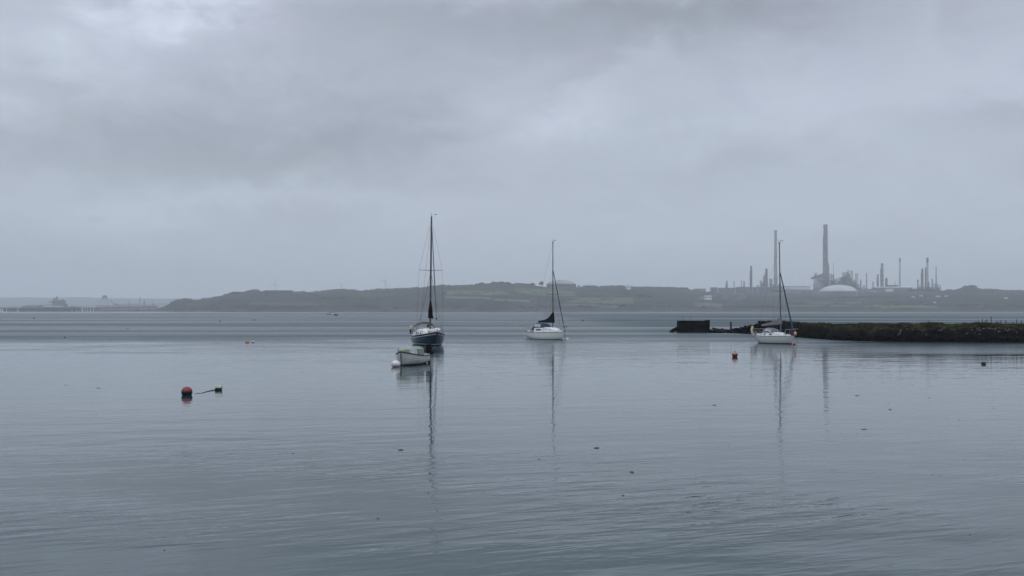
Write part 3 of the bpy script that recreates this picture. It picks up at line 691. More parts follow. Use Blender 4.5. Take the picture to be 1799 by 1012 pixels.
def tanker_red():
    Y = 4200; e = empty('tanker', ((222-CX)/F*Y, Y, 0), 0, 'faint red hulled tanker with a dark funnel moored behind the jetty', 'ship')
    q = lambda u, py: (mw(u-222, Y), zat(py, Y))
    ship_hull(mw(104, Y), 30, zat(536.5, Y), 3).build('hull', SHIPR, e, False)
    def bx(n, u0, u1, y0, y1, d=16, m=SHIPW):
        (xa, zt), (xb, zb) = q(u0, y0), q(u1, y1); MB().box(((xa+xb)/2, 0, (zt+zb)/2), (abs(xb-xa), d, zt-zb)).build(n, m, e)
    bx('superstructure', 174, 199, 530.5, 537, 26); bx('bridge', 176, 195, 526.3, 530.4, 28); bx('monkey_island', 183, 193, 524.4, 526.2, 12)
    b = MB(); xs = [q(179.5, 526)[0], q(181, 519.6)[0], q(184, 518.6)[0], q(188, 519.6)[0], q(187.5, 523)[0], q(185.5, 526.2)[0]]; zs = [q(0, 526.2)[1], q(0, 519.6)[1], q(0, 518.6)[1], q(0, 519.8)[1], q(0, 523)[1], q(0, 526.2)[1]]
    b.loft([[(x_, -5, z_) for x_, z_ in zip(xs, zs)], [(x_, 5, z_) for x_, z_ in zip(xs, zs)]]); b.build('funnel', mat('funnel_navy', (.02,.03,.05), .6), e)
    for (u, t_, b2, r) in [(196.3, 520.5, 531, .5), (246, 521.5, 537, 1.3), (253.5, 527, 537, 2.2), (227.3, 528, 537, 1.1), (269, 528, 537, 1.0)]:
        (xa, zt), (_, zb) = q(u, t_), q(u, b2); MB().tube([(xa, 0, zb), (xa, 0, zt)], r, 6).build('crane', SHIPG, e)
    bx('pipe_manifold', 200, 246, 534.8, 536.6, 8, SHIPR); bx('pipe_manifold', 203, 206.5, 533.3, 535, 8, SHIPG)
tanker_red()

# ---------------------------------------------------------------- sailing yachts
def sheer_fn(L, f_stern, f_mid, f_bow):
    def f(t): # t 0 stern .. 1 bow
        return f_mid + (f_stern-f_mid)*max(0, 1-t/.45)**2 + (f_bow-f_mid)*max(0, (t-.35)/.65)**1.8
    return f
def beam_fn(B_, stern):
    def f(t):
        if t < .45: return B_/2*(stern + (1-stern)*math.sin(t/.45*math.pi/2))
        return B_/2*max(0.012, 1-((t-.45)/.55)**2.3)
    return f
def yacht(p):
    e = empty('sailing_yacht', p['loc'], R(p['head']), p['label'], 'yacht')
    L, B_ = p['L'], p['B']; sh = sheer_fn(L, *p['free']); bf = beam_fn(B_, p['stern'])
    rake_b, rake_s = p.get('rb', .9), p.get('rs', .5)
    X = lambda t, k=1.0: -L/2+L*t       # along the sheer
    def sec(t, n=9):
        out = []; zs = sh(t); zk = -.45*math.sin(math.pi*min(1, max(0.03, t*1.05)))-.02
        for i in range(n):
            q = i/(n-1)                 # 0 sheer .. 1 keel
            zz = zs + (zk-zs)*q
            wy = bf(t)*(1-q**p.get('pow', 3.2))**(.62) if q < 1 else 0
            fl = 1 - .16*q*(1 if t > .7 else .5)      # flare
            xo = -rake_b*(q**1.15)*max(0, (t-.72)/.28)**1.5 + rake_s*q*max(0, (.2-t)/.2)
            out.append((X(t)+xo, wy*fl, zz))
        return out
    secs = []
    ts = [0, .03, .08, .16, .26, .38, .5, .62, .72, .8, .87, .92, .96, .985, 1]
    for t in ts:
        s_ = sec(t); secs.append([(a, -b2, c) for a, b2, c in s_] + [(a, b2, c) for a, b2, c in reversed(s_[:-1])])
    MB().loft(secs, closed=False).add([q for q in secs[0]], [tuple(range(len(secs[0])))]).build('hull', p['hullm'], e, True)
    dk = [[(X(t), -bf(t)*.995, sh(t)-.02), (X(t), -bf(t)*.5, sh(t)+.03), (X(t), bf(t)*.5, sh(t)+.03), (X(t), bf(t)*.995, sh(t)-.02)] for t in ts]
    MB().loft(dk, closed=False).build('deck', WHITE2, e, True)
    rail = MB()
    for s_ in (-1, 1): rail.tube([(X(t), s_*(bf(t)+.005), sh(t)+.01) for t in ts], p.get('railr', .03), 6)
    rail.build('toe_rail', p['railm'], e, True)
    if p.get('line'):
        ln = MB()
        for s_ in (-1, 1): ln.tube([(X(t)-.05*max(0,(t-.9)/.1), s_*(bf(t)*.985+.012), sh(t)-p['line']) for t in ts[:-1]], .018, 5)
        ln.build('cove_line', WHITE, e)
    # coachroof
    c0, c1, ch = p['cabin']; cs = []
    nC = 9
    for k in range(nC):
        t = c0+(c1-c0)*k/(nC-1); q = k/(nC-1); hh = ch*min(1, (1-q)*2.1+.06)**.7*(1 if q > 0 else .97); bw = min(bf(t)*.72, B_*.36)*(1-.18*q)
        z0 = sh(t)-.01; hh = max(hh, .05)
        cs.append([(X(t), -bw, z0), (X(t), -bw*.9, z0+hh*.82), (X(t), -bw*.5, z0+hh), (X(t), bw*.5, z0+hh), (X(t), bw*.9, z0+hh*.82), (X(t), bw, z0)])
    cab = MB().loft(cs).build('coachroof', WHITE, e, True)
    def cabside(t, hz, s_):
        q = (t-c0)/(c1-c0)*(nC-1); i = min(nC-2, int(q)); f = q-i
        a = Vector(cs[i][0]).lerp(Vector(cs[i+1][0]), f); b2 = Vector(cs[i][1]).lerp(Vector(cs[i+1][1]), f); v = a.lerp(b2, hz); v.y = -v.y*s_ if s_ > 0 else v.y; return v
    for (t0, t1, h0, h1) in p['wins']:
        for s_ in (-1, 1):
            o = Vector((0, .012*s_, 0))
            q = [cabside(t0, h0, s_)+o, cabside(t1, h0, s_)+o, cabside(t1-.012, h1, s_)+o, cabside(t0+.012, h1, s_)+o]
            i2 = [v-Vector((0, .02*s_, 0)) for v in q]
            MB().add(q+i2, [(0,1,2,3),(4,5,6,7),(0,1,5,4),(1,2,6,5),(2,3,7,6),(3,0,4,7)]).build('window', GLASS, cab)
    hx = X(c0+(c1-c0)*.28); MB().box((hx, 0, sh(.4)+ch+.035), (.75, .62, .07)).build('hatch', WHITE2, e)
    MB().box((X(c1)-.5, 0, sh(c1)+.2), (.42, .42, .06)).build('hatch', GLASS, e)
    # cockpit
    cc = MB(); k0, k1 = X(.05), X(c0)
    for s_ in (-1, 1): cc.box(((k0+k1)/2, s_*B_*.27, sh(.15)+.1), (k1-k0, .12, .24))
    cc.box((k0, 0, sh(.1)+.08), (.1, B_*.5, .2)); cc.build('cockpit_coaming', WHITE2, e)
    MB().box(((k0+k1)/2, 0, sh(.15)+.04), (k1-k0-.15, B_*.5, .03)).build('cockpit_sole', TEAK, e)
    MB().tube([(k0+.1, 0, sh(.05)+.1), (k0+.5, 0, sh(.05)+.35), (k0+1.2, 0, sh(.1)+.42)], .022, 6).build('tiller', TEAK, e)
    MB().box((X(0)-.02+rake_s*.5, 0, .05), (.10, .04, .9)).build('rudder', WHITE2, e)
    # mast and rigging
    mt = p['mast']; mx_, mz = X(mt), sh(mt)+ch*.6; Hm = p['Hm']; lean = p.get('lean', (0, 0))
    def M(z_): f = (z_-mz)/(Hm-mz); return Vector((mx_+lean[0]*f, lean[1]*f, z_))
    mastm = p.get('mastm', ALU); mr = p.get('mr', .065)
    mast = MB().tube([M(mz-ch*.5-.1), M(mz+(Hm-mz)*.5), M(Hm)], [mr, mr, mr*.8], 10).build('mast', mastm, e, True)
    MB().box(M(Hm)+Vector((0, 0, .04)), (.22, .10, .07)).build('masthead_fitting', ALU, mast)
    MB().tube([M(Hm)+Vector((-.12, 0, .05)), M(Hm)+Vector((-.14, 0, .45))], .012, 5).build('aerial', WIRE, mast)
    v = MB().tube([M(Hm)+Vector((.1, 0, .05)), M(Hm)+Vector((.1, 0, .22))], .012, 5); v.box(M(Hm)+Vector((.18, p.get('vane', .1), .24)), (.32, .03, .05), .5); v.build('wind_vane', ALU, mast)
    for (zs, hw) in p['spread']:
        for s_ in (-1, 1): MB().tube([M(zs), M(zs)+Vector((-.08, s_*hw, .05))], [.03, .022], 6).build('spreader', mastm, mast)
    fz = p.get('frac', Hm); bow = Vector((X(.985), 0, sh(1)+.05)); 
    rg = MB(); wr = p.get('wr', .009)
    for s_ in (-1, 1):
        t_ = mt-.03; ch_ = Vector((X(t_), s_*bf(t_)*.93, sh(t_)))
        zs, hw = p['spread'][-1]; tip = M(zs)+Vector((-.08, s_*hw, .05))
        rg.tube([M(fz-.1), tip, ch_], wr, 4)
        zs, hw = p['spread'][0]; 
        for dx in (-.35, .35): rg.tube([M(zs-.15), Vector((X(t_)+dx, s_*bf(t_)*.92, sh(t_)))], wr, 4)
    rg.build('shroud', WIRE, e)
    bs = MB(); st = Vector((X(.01), 0, sh(0)+.05))
    if p.get('split'): bs.tube([M(Hm-.05), (st.x+.4, 0, 2.6)], wr, 4); [bs.tube([(st.x+.4, 0, 2.6), (st.x, s_*.6, st.z)], wr, 4) for s_ in (-1, 1)]
    else: bs.tube([M(Hm-.05), st], wr, 4)
    bs.build('backstay', WIRE, e)
    MB().tube([M(fz), bow], wr*1.3, 5).build('forestay', WIRE, e)
    if p.get('furl'):
        fm, r0, r1, f0, f1 = p['furl']; a = M(fz)
        pts = [a.lerp(bow, f0+(f1-f0)*k/10) for k in range(11)]
        rs = [r0*.55]+[r0+(r1-r0)*k/9 for k in range(1, 10)]+[r1*.5]
        f = MB().tube(pts, rs, 8).build('furled_sail', fm, e, True)
        d = a.lerp(bow, f1+.012); MB().lathe([(.03, -.02), (.09, 0), (.09, .03), (.05, .05), (.09, .09), (.03, .12)], 10, d).build('furling_drum', BLACK, f)
    # boom and sail cover
    bl, bz, cvm, bw0, bw1, bh = p['boom']; g0 = M(bz); g1 = g0+Vector((-bl, p.get('boomy', 0), p.get('boomdz', -.05)))
    bo = MB().tube([g0, g1], .045, 8).build('boom', mastm, e, True)
    cs2 = []
    for k in range(11):
        q = k/10; c = g0.lerp(g1, q*.97); hh = (bh*(1-q)**3.2 + bw1 + (bw0-bw1)*(1-q)); wd = (bw0*(1-q)+bw1*q)*.62; dz = noise.noise(Vector((q*6, p['L'], 0)))*.03
        if k == 0: c = c + Vector((.12, 0, 0))
        cs2.append([(c.x, c.y-wd, c.z-.09), (c.x, c.y-wd*.95, c.z+hh*.35+dz), (c.x, c.y-wd*.35, c.z+hh*.92+dz), (c.x, c.y+wd*.35, c.z+hh*.92+dz), (c.x, c.y+wd*.95, c.z+hh*.35+dz), (c.x, c.y+wd, c.z-.09)])
    MB().loft(cs2).build('sail_cover', cvm, bo, True)
    MB().tube([g1+Vector((.3, 0, 0)), (g1.x+.3, 0, sh(.1)+.3)], .012, 4).build('mainsheet', ROPE, bo)
    # pulpit, pushpit, guard wires
    pr = .014
    pb = MB(); z1 = sh(1)+.6
    tp = [(X(.86), -bf(.86)*.95, sh(.86)+.58), (X(.95), -bf(.95)*1.1, z1), (X(1)+.12, -.10, z1+.02), (X(1)+.12, .10, z1+.02), (X(.95), bf(.95)*1.1, z1), (X(.86), bf(.86)*.95, sh(.86)+.58)]
    pb.tube(tp, pr, 5)
    for q in (tp[0], tp[1], tp[4], tp[5]): pb.tube([q, (q[0]-.04, q[1]*.98, sh(.92)-.02)], pr, 5)
    pb.tube([(tp[2][0], 0, tp[2][2]), (X(.99), 0, sh(1))], pr, 5); pb.build('pulpit', p.get('railpipe', STEEL), e, True)
    ps = MB(); z0 = sh(0)+.6
    sp = [(X(.14), -bf(.14)*.93, z0), (X(.02), -bf(.02)*.9, z0), (X(.02), bf(.02)*.9, z0), (X(.14), bf(.14)*.93, z0)]
    ps.tube(sp, pr, 5)
    for q in sp: ps.tube([q, (q[0], q[1]*.98, sh(.05)-.02)], pr, 5)
    for s_ in (-1, 1): ps.tube([(X(.02), s_*.3, z0), (X(.02), s_*.3, sh(0))], pr, 5)
    ps.build('pushpit', p.get('railpipe', STEEL), e, True)
    for s_ in (-1, 1):
        gw = MB(); pts = [(X(.14), s_*bf(.14)*.93, z0)]
        for t in (.3, .45, .6, .74):
            q = (X(t), s_*bf(t)*.93, sh(t)+.56); pts.append(q); MB().tube([(q[0], q[1], sh(t)-.02), q], .012, 5).build('stanchion', STEEL, e)
        pts.append((X(.86), s_*bf(.86)*.95, sh(.86)+.58)); gw.tube(pts, .005, 4); gw.tube([(a, b2, c-.28) for a, b2, c in pts], .004, 4); gw.build('guard_wire', WIRE, e)
    e['_d'] = 0; del e['_d']
    return e, X, sh, bf, M
def hood(e, X, sh, prof, wd, m, winm, wk, name='spray_hood'):
    """canvas shelter over the companionway: prof = (station, height) along the boat, wk = stations between which the sides are clear"""
    secs = []; n = 11
    for (t, h) in prof:
        z0 = sh(t)+.05
        secs.append([(X(t)+.05*math.sin(math.pi*i/(n-1)), -wd/2*abs(math.cos(math.pi*i/(n-1)))**.6*(1 if i < n/2 else -1), z0+h*math.sin(math.pi*i/(n-1))**.55) for i in range(n)])
    o = MB().loft(secs, closed=False).build(name, m, e, True)
    sol = o.modifiers.new('thickness', 'SOLIDIFY'); sol.thickness = .02; sol.offset = -1
    for (k0, k1) in wk:
        for (i0, i1) in ((1, 3), (7, 9)):
            q = [Vector(secs[k0][i0]), Vector(secs[k1][i0]), Vector(secs[k1][i1]), Vector(secs[k0][i1])]; c = sum(q, Vector())/4
            q = [c+(v-c)*.84 for v in q]; nn = (q[1]-q[0]).cross(q[3]-q[0]).normalized()
            if nn.y*c.y < 0: nn = -nn
            a = [v+nn*.05 for v in q]; b2 = [v-nn*.02 for v in q]
            MB().add(a+b2, [(0,1,2,3),(4,5,6,7),(0,1,5,4),(1,2,6,5),(2,3,7,6),(3,0,4,7)]).build('window', winm, o)
    return o

# blue yacht, bow almost towards the camera
c = W(746.5, 608.2)
e, X, sh, bf, M = yacht(dict(loc=(c.x, c.y+4.0, 0), head=-74.5, label='dark blue yacht with tall dark mast moored behind the covered dinghy', L=8.2, B=2.75, free=(.92, .80, 1.22), stern=.68, rb=.75, rs=.25, pow=4.2,
  hullm=hull_mat('blue_topsides', (.003, .022, .048), [(-9, .09, (.008, .009, .012)), (.09, .17, (.42, .44, .45))], .22, .35), railm=BLACK, railr=.045, line=.14,
  cabin=(.28, .82, .66), wins=[(.33, .39, .30, .66), (.43, .49, .30, .66), (.53, .59, .30, .66)], mast=.60, Hm=11.75, mr=.085, spread=[(6.85, 1.08)], furl=(GREYC, .035, .06, .06, .88), wr=.0075,
  boom=(2.9, 2.55, BLACKC, .36, .16, 1.25), split=True, vane=.35, lean=(-.02, .14), boomy=.80))
# arched tan canopy over the cockpit, rolled forward on its hoop
hp = []; 
for k in range(15):
    a = math.pi*k/14; hp.append((X(.25)+.15*math.sin(a), -1.12*math.cos(a), sh(.2)+.02+1.22*math.sin(a)**.62))
can = MB().tube(hp, .028, 6).build('canopy_hoop', mat('brown_hoop', (.05,.035,.025), .6), e, True)
cl = [[(p_[0]-.10, p_[1], p_[2]-.01), (p_[0]+.32, p_[1]*.98, p_[2]+.05), (p_[0]+.32, p_[1]*.98, p_[2]-.10), (p_[0]-.10, p_[1], p_[2]-.16)] for p_ in hp[3:12]]
MB().loft(cl).build('rolled_canvas', TAN, can, True)
MB().sphere((X(.80), -.28, sh(.8)+.22), (.42, .26, .20), 12, 8, .12, 3).build('sail_bag', mat('cream_sailbag', (.50,.47,.40), .8), e, True)
MB().sphere((X(.93), .10, sh(.93)+.26), (.30, .30, .22), 12, 8, .15, 9).build('deck_cover', WHITE, e, True)
b = MB(); b.tube([(X(.99), 0, sh(1)+.02), (X(1)+.30, -.02, sh(1)+.0)], .05, 6); b.tube([(X(1)+.30, -.18, sh(1)-.12), (X(1)+.34, 0, sh(1)-.02), (X(1)+.30, .18, sh(1)-.12)], .03, 6); b.build('anchor', BLACK, e)
MB().tube([(X(.86), -.62, sh(.86)+.60), (X(.86), -.60, sh(.86)+.82)], .09, 8).build('dan_light', BLACK, e)
MB().lathe([(.05, 0), (.11, .05), (.11, .3), (.05, .36)], 10, (X(.03), -.95, sh(0)+.45)).build('stern_lamp', CREAM, e, True)
MB().box((X(.02), -.95, sh(0)+.25), (.22, .14, .4)).build('outboard_bracket', BLACK, e)

# middle white yacht
c = W(963.5, 597.0)
e, X, sh, bf, M = yacht(dict(loc=(c.x, c.y+1.6, 0), head=-60, label='white yacht with black sail cover and navy spray hood, middle of the three', L=7.0, B=2.35, free=(.80, .76, .90), stern=.78, rb=.55, rs=.42, pow=4.4,
  hullm=hull_mat('white_topsides', (.70, .71, .70), [(-9, .06, (.02, .022, .025))], .28, .3), railm=mat('grey_green_stripe', (.12,.15,.14), .5), railr=.028,
  cabin=(.26, .88, .60), wins=[(.31, .47, .42, .80)], mast=.645, Hm=10.55, mr=.055, spread=[(4.9, .75)], frac=7.7, furl=(mat('navy_teal_sail', (.02,.055,.075), .8), .04, .055, .02, .93),
  boom=(3.05, 1.92, BLACKC, .24, .12, .95), boomdz=.02, wr=.007))
hood(e, X, sh, [(.10,.10),(.17,.60),(.245,1.0),(.33,.98),(.42,.92),(.50,.55)], 1.4, NAVY, PVC, [(2, 3), (3, 4)])
MB().tube([(X(1)+.1, 0, sh(1)+.5), (X(1)+.3, 0, sh(1)+.62)], .03, 6).build('anchor', BLACK, e)
b = MB(); b.tube([(X(.97), .05, sh(1)-.05), (X(.97)+.05, .03, .45), (X(1.02), 0, -.02)], .03, 6); b.build('mooring_line', mat('weedy_rope', (.03,.05,.035), .9), e)
MB().box((X(-.01), -.55, .30), (.20, .22, .45)).build('outboard_leg', WHITE2, e)
MB().tube([(X(.04), .5, sh(0)+.5), (X(.04), .5, sh(0)+1.15)], .012, 5).build('ensign_staff', WIRE, e)
q = W(995, 597.3); o = MB().lathe([(.02, -.25), (.13, -.24), (.15, 0), (.13, .24), (.02, .25)], 12, (0, 0, .06), 'X').build('mooring_buoy', WHITE, None, True, q)
tag(o, 'small white barrel buoy at the bow of the middle yacht', 'buoy')

# right hand white yacht
c = W(1367.0, 604.4)
e, X, sh, bf, M = yacht(dict(loc=(c.x, c.y+1.4, 0), head=-60, label='white yacht with grey sail cover and blue furled jib before the rock breakwater', L=5.35, B=1.9, free=(.78, .72, .80), stern=.46, rb=.40, rs=1.0, pow=3.4,
  hullm=hull_mat('grey_white_topsides', (.50, .52, .50), [(-9, .05, (.015, .018, .02)), (.05, .10, (.14, .16, .17))], .28, .3), railm=mat('grey_stripe', (.22,.23,.23), .5), railr=.022,
  cabin=(.30, .88, .38), wins=[(.34, .54, .35, .78)], mast=.655, Hm=9.6, mr=.06, spread=[(5.0, .75)], frac=7.0, mastm=mat('mast_steel_grey', (.10,.11,.12), .4, .3), lean=(-.62, .42), furl=(mat('blue_sail_cover', (.010,.050,.105), .8), .045, .08, .01, .95),
  boom=(2.6, 1.95, GREYC, .20, .12, .45), boomdz=-.22, wr=.007))
hood(e, X, sh, [(.24,.18),(.29,.62),(.35,.74),(.43,.72),(.50,.58),(.57,.26)], 1.1, GREYC, PVC, [(2, 3), (3, 4)])
hs = MB(); hs.tube([(X(0)+.02, -.35, sh(0)+.85), (X(0), -.45, sh(0)+.55), (X(0)+.02, -.42, sh(0)+.15), (X(0)+.05, -.2, sh(0)+.05), (X(0)+.05, -.1, sh(0)+.35)], .11, 8); hs.build('horseshoe_lifebuoy', CREAM, e, True)
MB().box((X(.12), -.55, sh(.1)+.28), (.28, .2, .3)).build('outboard_motor', GREYC, e)
MB().sphere((X(1)+.12, -.05, sh(1)+.20), (.15, .15, .20), 12, 8).build('fender', PINK, e, True)
MB().box((X(1)+.05, 0, sh(1)+.66), (.9, .12, .05), R(-10)).build('bow_platform', mat('weathered_board', (.12,.12,.11), .8), e)
MB().tube([(X(1)+.15, 0, sh(1)+.05), (X(1)+.28, 0, .4), (X(1)+.30, 0, .05)], .02, 5).build('mooring_line', ROPE, e)
q = W(1395.5, 606); o = MB().sphere((0, 0, .07), (.15, .15, .13), 12, 8).build('pickup_buoy', mat('dark_red_buoy', (.30,.03,.035), .5), None, True, q)
tag(o, 'tiny dark red buoy hanging off the bow of the right hand yacht', 'buoy')

# ---------------------------------------------------------------- covered dinghy with outboard
def dinghy():
    c = W(722.5, 643.2)
    e = empty('dinghy', (c.x-.20, c.y+2.0, 0), R(-90-14.5), 'clinker dinghy under a sage green cover with black outboard', 'boat')
    L, B_ = 3.5, 1.46
    bf = lambda t: B_/2*((.80+.20*math.sin(min(1, t/.45)*math.pi/2)) if t < .45 else max(.02, 1-((t-.45)/.55)**2.6))
    sh = lambda t: .50 + .30*max(0, (t-.25)/.75)**2.0
    X = lambda t: -L/2+L*t
    ts = [0, .05, .12, .22, .34, .46, .58, .68, .77, .85, .91, .96, 1]
    secs = []; NS = 7
    for t in ts:
        half = []
        zk = -.16*math.sin(math.pi*max(.15, min(1, t)))-.03
        for i in range(NS+1):          # lapped planks: each has a small step outward at its lower edge
            q = i/NS; zz = sh(t)+(zk-sh(t))*q; wy = bf(t)*max(0, 1-q**3.0)**.6 if i < NS else 0.0
            wy *= 1-.10*q*(1 if t > .6 else .4); xo = -.34*q**1.1*max(0, (t-.75)/.25)**1.5
            half.append((X(t)+xo, wy, zz))
            if i < NS: 
                q2 = (i+.92)/NS; zz2 = sh(t)+(zk-sh(t))*q2; w2 = bf(t)*max(0, 1-q2**3.0)**.6*(1-.10*q2*(1 if t > .6 else .4)); half.append((X(t)-.34*q2**1.1*max(0, (t-.75)/.25)**1.5, w2+.020, zz2))
        secs.append([(a, -b2, z_) for a, b2, z_ in half]+[(a, b2, z_) for a, b2, z_ in reversed(half[:-1])])
    MB().loft(secs, closed=False).add(secs[0], [tuple(range(len(secs[0])))]).build('hull', hull_mat('dinghy_topsides', (.52, .53, .50), [(-9, .05, (.02, .035, .022)), (.05, .09, (.12, .14, .11))], .4, .5), e)
    g = MB(); [g.tube([(X(t), s_*(bf(t)+.01), sh(t)) for t in ts], .036, 6) for s_ in (-1, 1)]; g.build('gunwale', mat('dark_green_rubber', (.008,.016,.011), .6), e, True)
    # cover: taut cloth over a frame
    prof = lambda t: lerp_tab([(.19,.46),(.24,.54),(.32,.56),(.45,.53),(.62,.47),(.80,.37),(.92,.25),(.975,.12)], t)
    cs = []
    for k in range(15):
        t = .19+(.975-.19)*k/14; b2 = bf(t)*lerp_tab([(.19,.68),(.45,.93),(.62,1)], t); z0 = sh(t)-.01; h = prof(t)+.012*noise.noise(Vector((t*9, 0, 0)))
        cs.append([(X(t), -b2*1.0, z0), (X(t), -b2*.92, z0+h*.80), (X(t), -b2*.60, z0+h*.97), (X(t), -b2*.25, z0+h), (X(t), b2*.25, z0+h), (X(t), b2*.60, z0+h*.97), (X(t), b2*.92, z0+h*.80), (X(t), b2, z0)])
    SAGE = mat('sage_cover', (.24, .29, .22), .8, vs=2.5, var=.14, bump=.02, bs=5)
    cov = MB().loft(cs).build('cover', SAGE, e, True)
    def panel(k0, k1, i0, i1, m, nm, fa=0., fb=1.):
        q = [Vector(cs[k0][i0]), Vector(cs[k1][i0]), Vector(cs[k1][i1]), Vector(cs[k0][i1])]
        q = [q[0].lerp(q[3], fa), q[1].lerp(q[2], fa), q[1].lerp(q[2], fb), q[0].lerp(q[3], fb)]
        mid = [Vector(cs[j][i0]).lerp(Vector(cs[j][i1]), f) for j in range(k0, k1+1) for f in (fa, fb)]
        n = (q[1]-q[0]).cross(q[3]-q[0]).normalized(); n = n if n.z > 0 or n.y*q[0].y > 0 else -n
        if n.y*q[0].y < 0: n = -n
        up = [v+n*.014 for v in mid]; lo = [v-n*.004 for v in mid]; N = len(mid)//2; fs = []
        for j in range(N-1): fs.append((2*j, 2*j+2, 2*j+3, 2*j+1)); fs.append((N*2+2*j, N*2+2*j+2, N*2+2*j+3, N*2+2*j+1)); fs.append((2*j, 2*j+2, N*2+2*j+2, N*2+2*j)); fs.append((2*j+1, 2*j+3, N*2+2*j+3, N*2+2*j+1))
        fs += [(0, 1, N*2+1, N*2), (2*N-2, 2*N-1, 4*N-1, 4*N-2)]
        MB().add(up+lo, fs).build(nm, m, cov)
    for s_ in (0, 1):
        i0, i1 = (0, 1) if s_ == 0 else (7, 6)
        panel(1, 4, i0, i1, mat('cloudy_vinyl', (.24,.27,.30), .4), 'window', .25, .9)
        panel(9, 12, i0, i1, mat('pale_vinyl', (.56,.60,.64), .35), 'window', .05, 1.0)
    MB().box((X(.0)-.02, 0, .36), (.05, 1.15, .42)).build('transom', WHITE2, e)
    om = MB(); o = Vector((X(0)-.12, .47, 0)); MOT = mat('matt_black_cowl', (.004,.004,.005), .75, spec=.1)
    cw = [(.26,.16,.66),(.30,.19,.78),(.30,.19,.98),(.24,.16,1.12),(.10,.10,1.17)]
    secs = [[(o.x+a*math.cos(k*math.pi/4)*.8, o.y+b2*math.sin(k*math.pi/4), z_) for k in range(8)] for a, b2, z_ in cw]
    mot = MB().loft(secs).build('outboard_motor', MOT, e, True)
    MB().tube([(o.x, o.y, .68), (o.x-.05, o.y, -.25)], [.10, .06], 8).build('motor_leg', BLACK, mot)
    MB().box((o.x-.20, o.y, .56), (.26, .34, .14)).build('motor_bracket', MOT, mot)
    MB().tube([(o.x+.1, o.y, .75), (o.x-.42, o.y+.25, .62)], .03, 6).build('tiller_handle', BLACK, mot)
    MB().tube([(X(1)-.02, 0, sh(1)-.06), (X(1)+.0, .0, .42), (X(1)+.15, .1, .12)], .022, 6).build('painter_rope', mat('green_rope', (.03,.06,.05), .9), e)
dinghy()
q = W(695.2, 644.6)
o = empty('mooring_buoy', q, R(20), 'fat white oval mooring buoy touching the bow of the covered dinghy', 'buoy')
MB().sphere((0, 0, .16), (.27, .25, .205), 20, 12).build('float', mat('buoy_white', (.66,.62,.60), .5, var=.1, vs=6), o, True)
MB().lathe([(.03, -.02), (.05, 0), (.05, .03), (.03, .05)], 10, (.27, 0, .12), 'X').build('end_ring', BLACK, o)

# ---------------------------------------------------------------- buoys and floats
def buoy_mat(name, top, low, z0):
    m = bpy.data.materials.new(name); m.use_nodes = True; t = NT(m.node_tree); b = m.node_tree.nodes['Principled BSDF']
    co = t.node('ShaderNodeTexCoord').outputs['Object']; s = t.node('ShaderNodeSeparateXYZ'); t.l.new(co, s.inputs[0])
    n = t.noise(co, 9, 5, .7); zz = t.m('ADD', s.outputs[2], t.m('MULTIPLY', t.m('SUBTRACT', n, .5), .09))
    c = t.mix(t.ss(zz, z0-.015, z0+.015), low, top); c = t.mix(t.m('MULTIPLY', t.ss(t.noise(co, 22, 3), .56, .66), .7), c, tuple(v*.2 for v in top))
    t.set(b.inputs['Base Color'], c); b.inputs['Roughness'].default_value = .5; return m
def round_buoy(px, py, D_, sub, label, m, group='round mooring buoys', eye=True):
    q = W(px, py); r = D_/2; e = empty('mooring_buoy', q, 0, label, 'buoy', group); z = r-sub
    MB().sphere((0, 0, z), r, 24, 16).build('float', m, e, True)
    if eye:
        b = MB(); b.lathe([(.028, 0), (.045, .01), (.04, .035), (.02, .04)], 10, (0, 0, z+r-.008)); b.tube([(-.03, 0, z+r+.02), (-.025, 0, z+r+.055), (.025, 0, z+r+.055), (.03, 0, z+r+.02)], .008, 5); b.build('shackle_eye', BLACK, e)
    return e
round_buoy(328.3, 694.3, .415, .09, 'red round buoy with black weedy underside, nearest at the left', buoy_mat('red_buoy', (.20,.012,.020), (.006,.006,.007), .16), eye=False)
round_buoy(1291, 626.8, .415, .05, 'faded orange round buoy with a dark red base left of the right hand yacht', buoy_mat('orange_buoy', (.33,.20,.15), (.13,.012,.010), .17), eye=True)
q = W(384, 685.4); e = empty('pickup_float', q, R(8), 'small pale green can float with a black base beside the red buoy', 'float')
MB().lathe([(.10, -.13), (.125, -.125), (.13, 0), (.125, .125), (.10, .13)], 14, (0, 0, .07), 'X').build('can', buoy_mat('green_grey_can', (.33,.37,.28), (.006,.008,.007), .10), e, True)
MB().box((.13, 0, .15), (.03, .08, .06)).build('handle', mat('pale_handle', (.4,.42,.36), .6), e)
pts = [(342,691.6),(348,690.9),(353,691.0),(357,690.2),(362,688.6),(367,687.4),(372,686.3),(378,685.5)]
b = MB(); ww = [W(*p_) for p_ in pts]; ww = [v+Vector((0, 0, .004+.012*i/7)) for i, v in enumerate(ww)]
b.tube(ww, [.005,.009,.005,.012,.012,.012,.014,.014], 6); tag(b.build('floating_rope', ROPE), 'dark floating rope leading from the red buoy to the green float', 'rope')
def flat_float(name, px, py, w_, h_, label, m, cat='buoy', shape='lozenge', group=None):
    q = W(px, py); Y = q.y; r = mw(w_, Y)/2; h = mw(h_, Y)
    if shape == 'lozenge': o = MB().lathe([(h*.10, -r), (h*.42, -r*.72), (h*.5, -r*.2), (h*.5, r*.2), (h*.42, r*.72), (h*.10, r)], 14, (0, 0, h*.36), 'X').build(name, m, None, True, q)
    else: o = MB().lathe([(r*.7, -.05), (r, h*.2), (r*.95, h*.7), (r*.5, h)], 14).build(name, m, None, True, q)
    return tag(o, label, cat, group)
RED = mat('orange_float', (.55, .09, .045), .5)
flat_float('mooring_float', 434.3, 602.6, 7.4, 3.6, 'orange lozenge shaped float left of the blue yacht', RED)
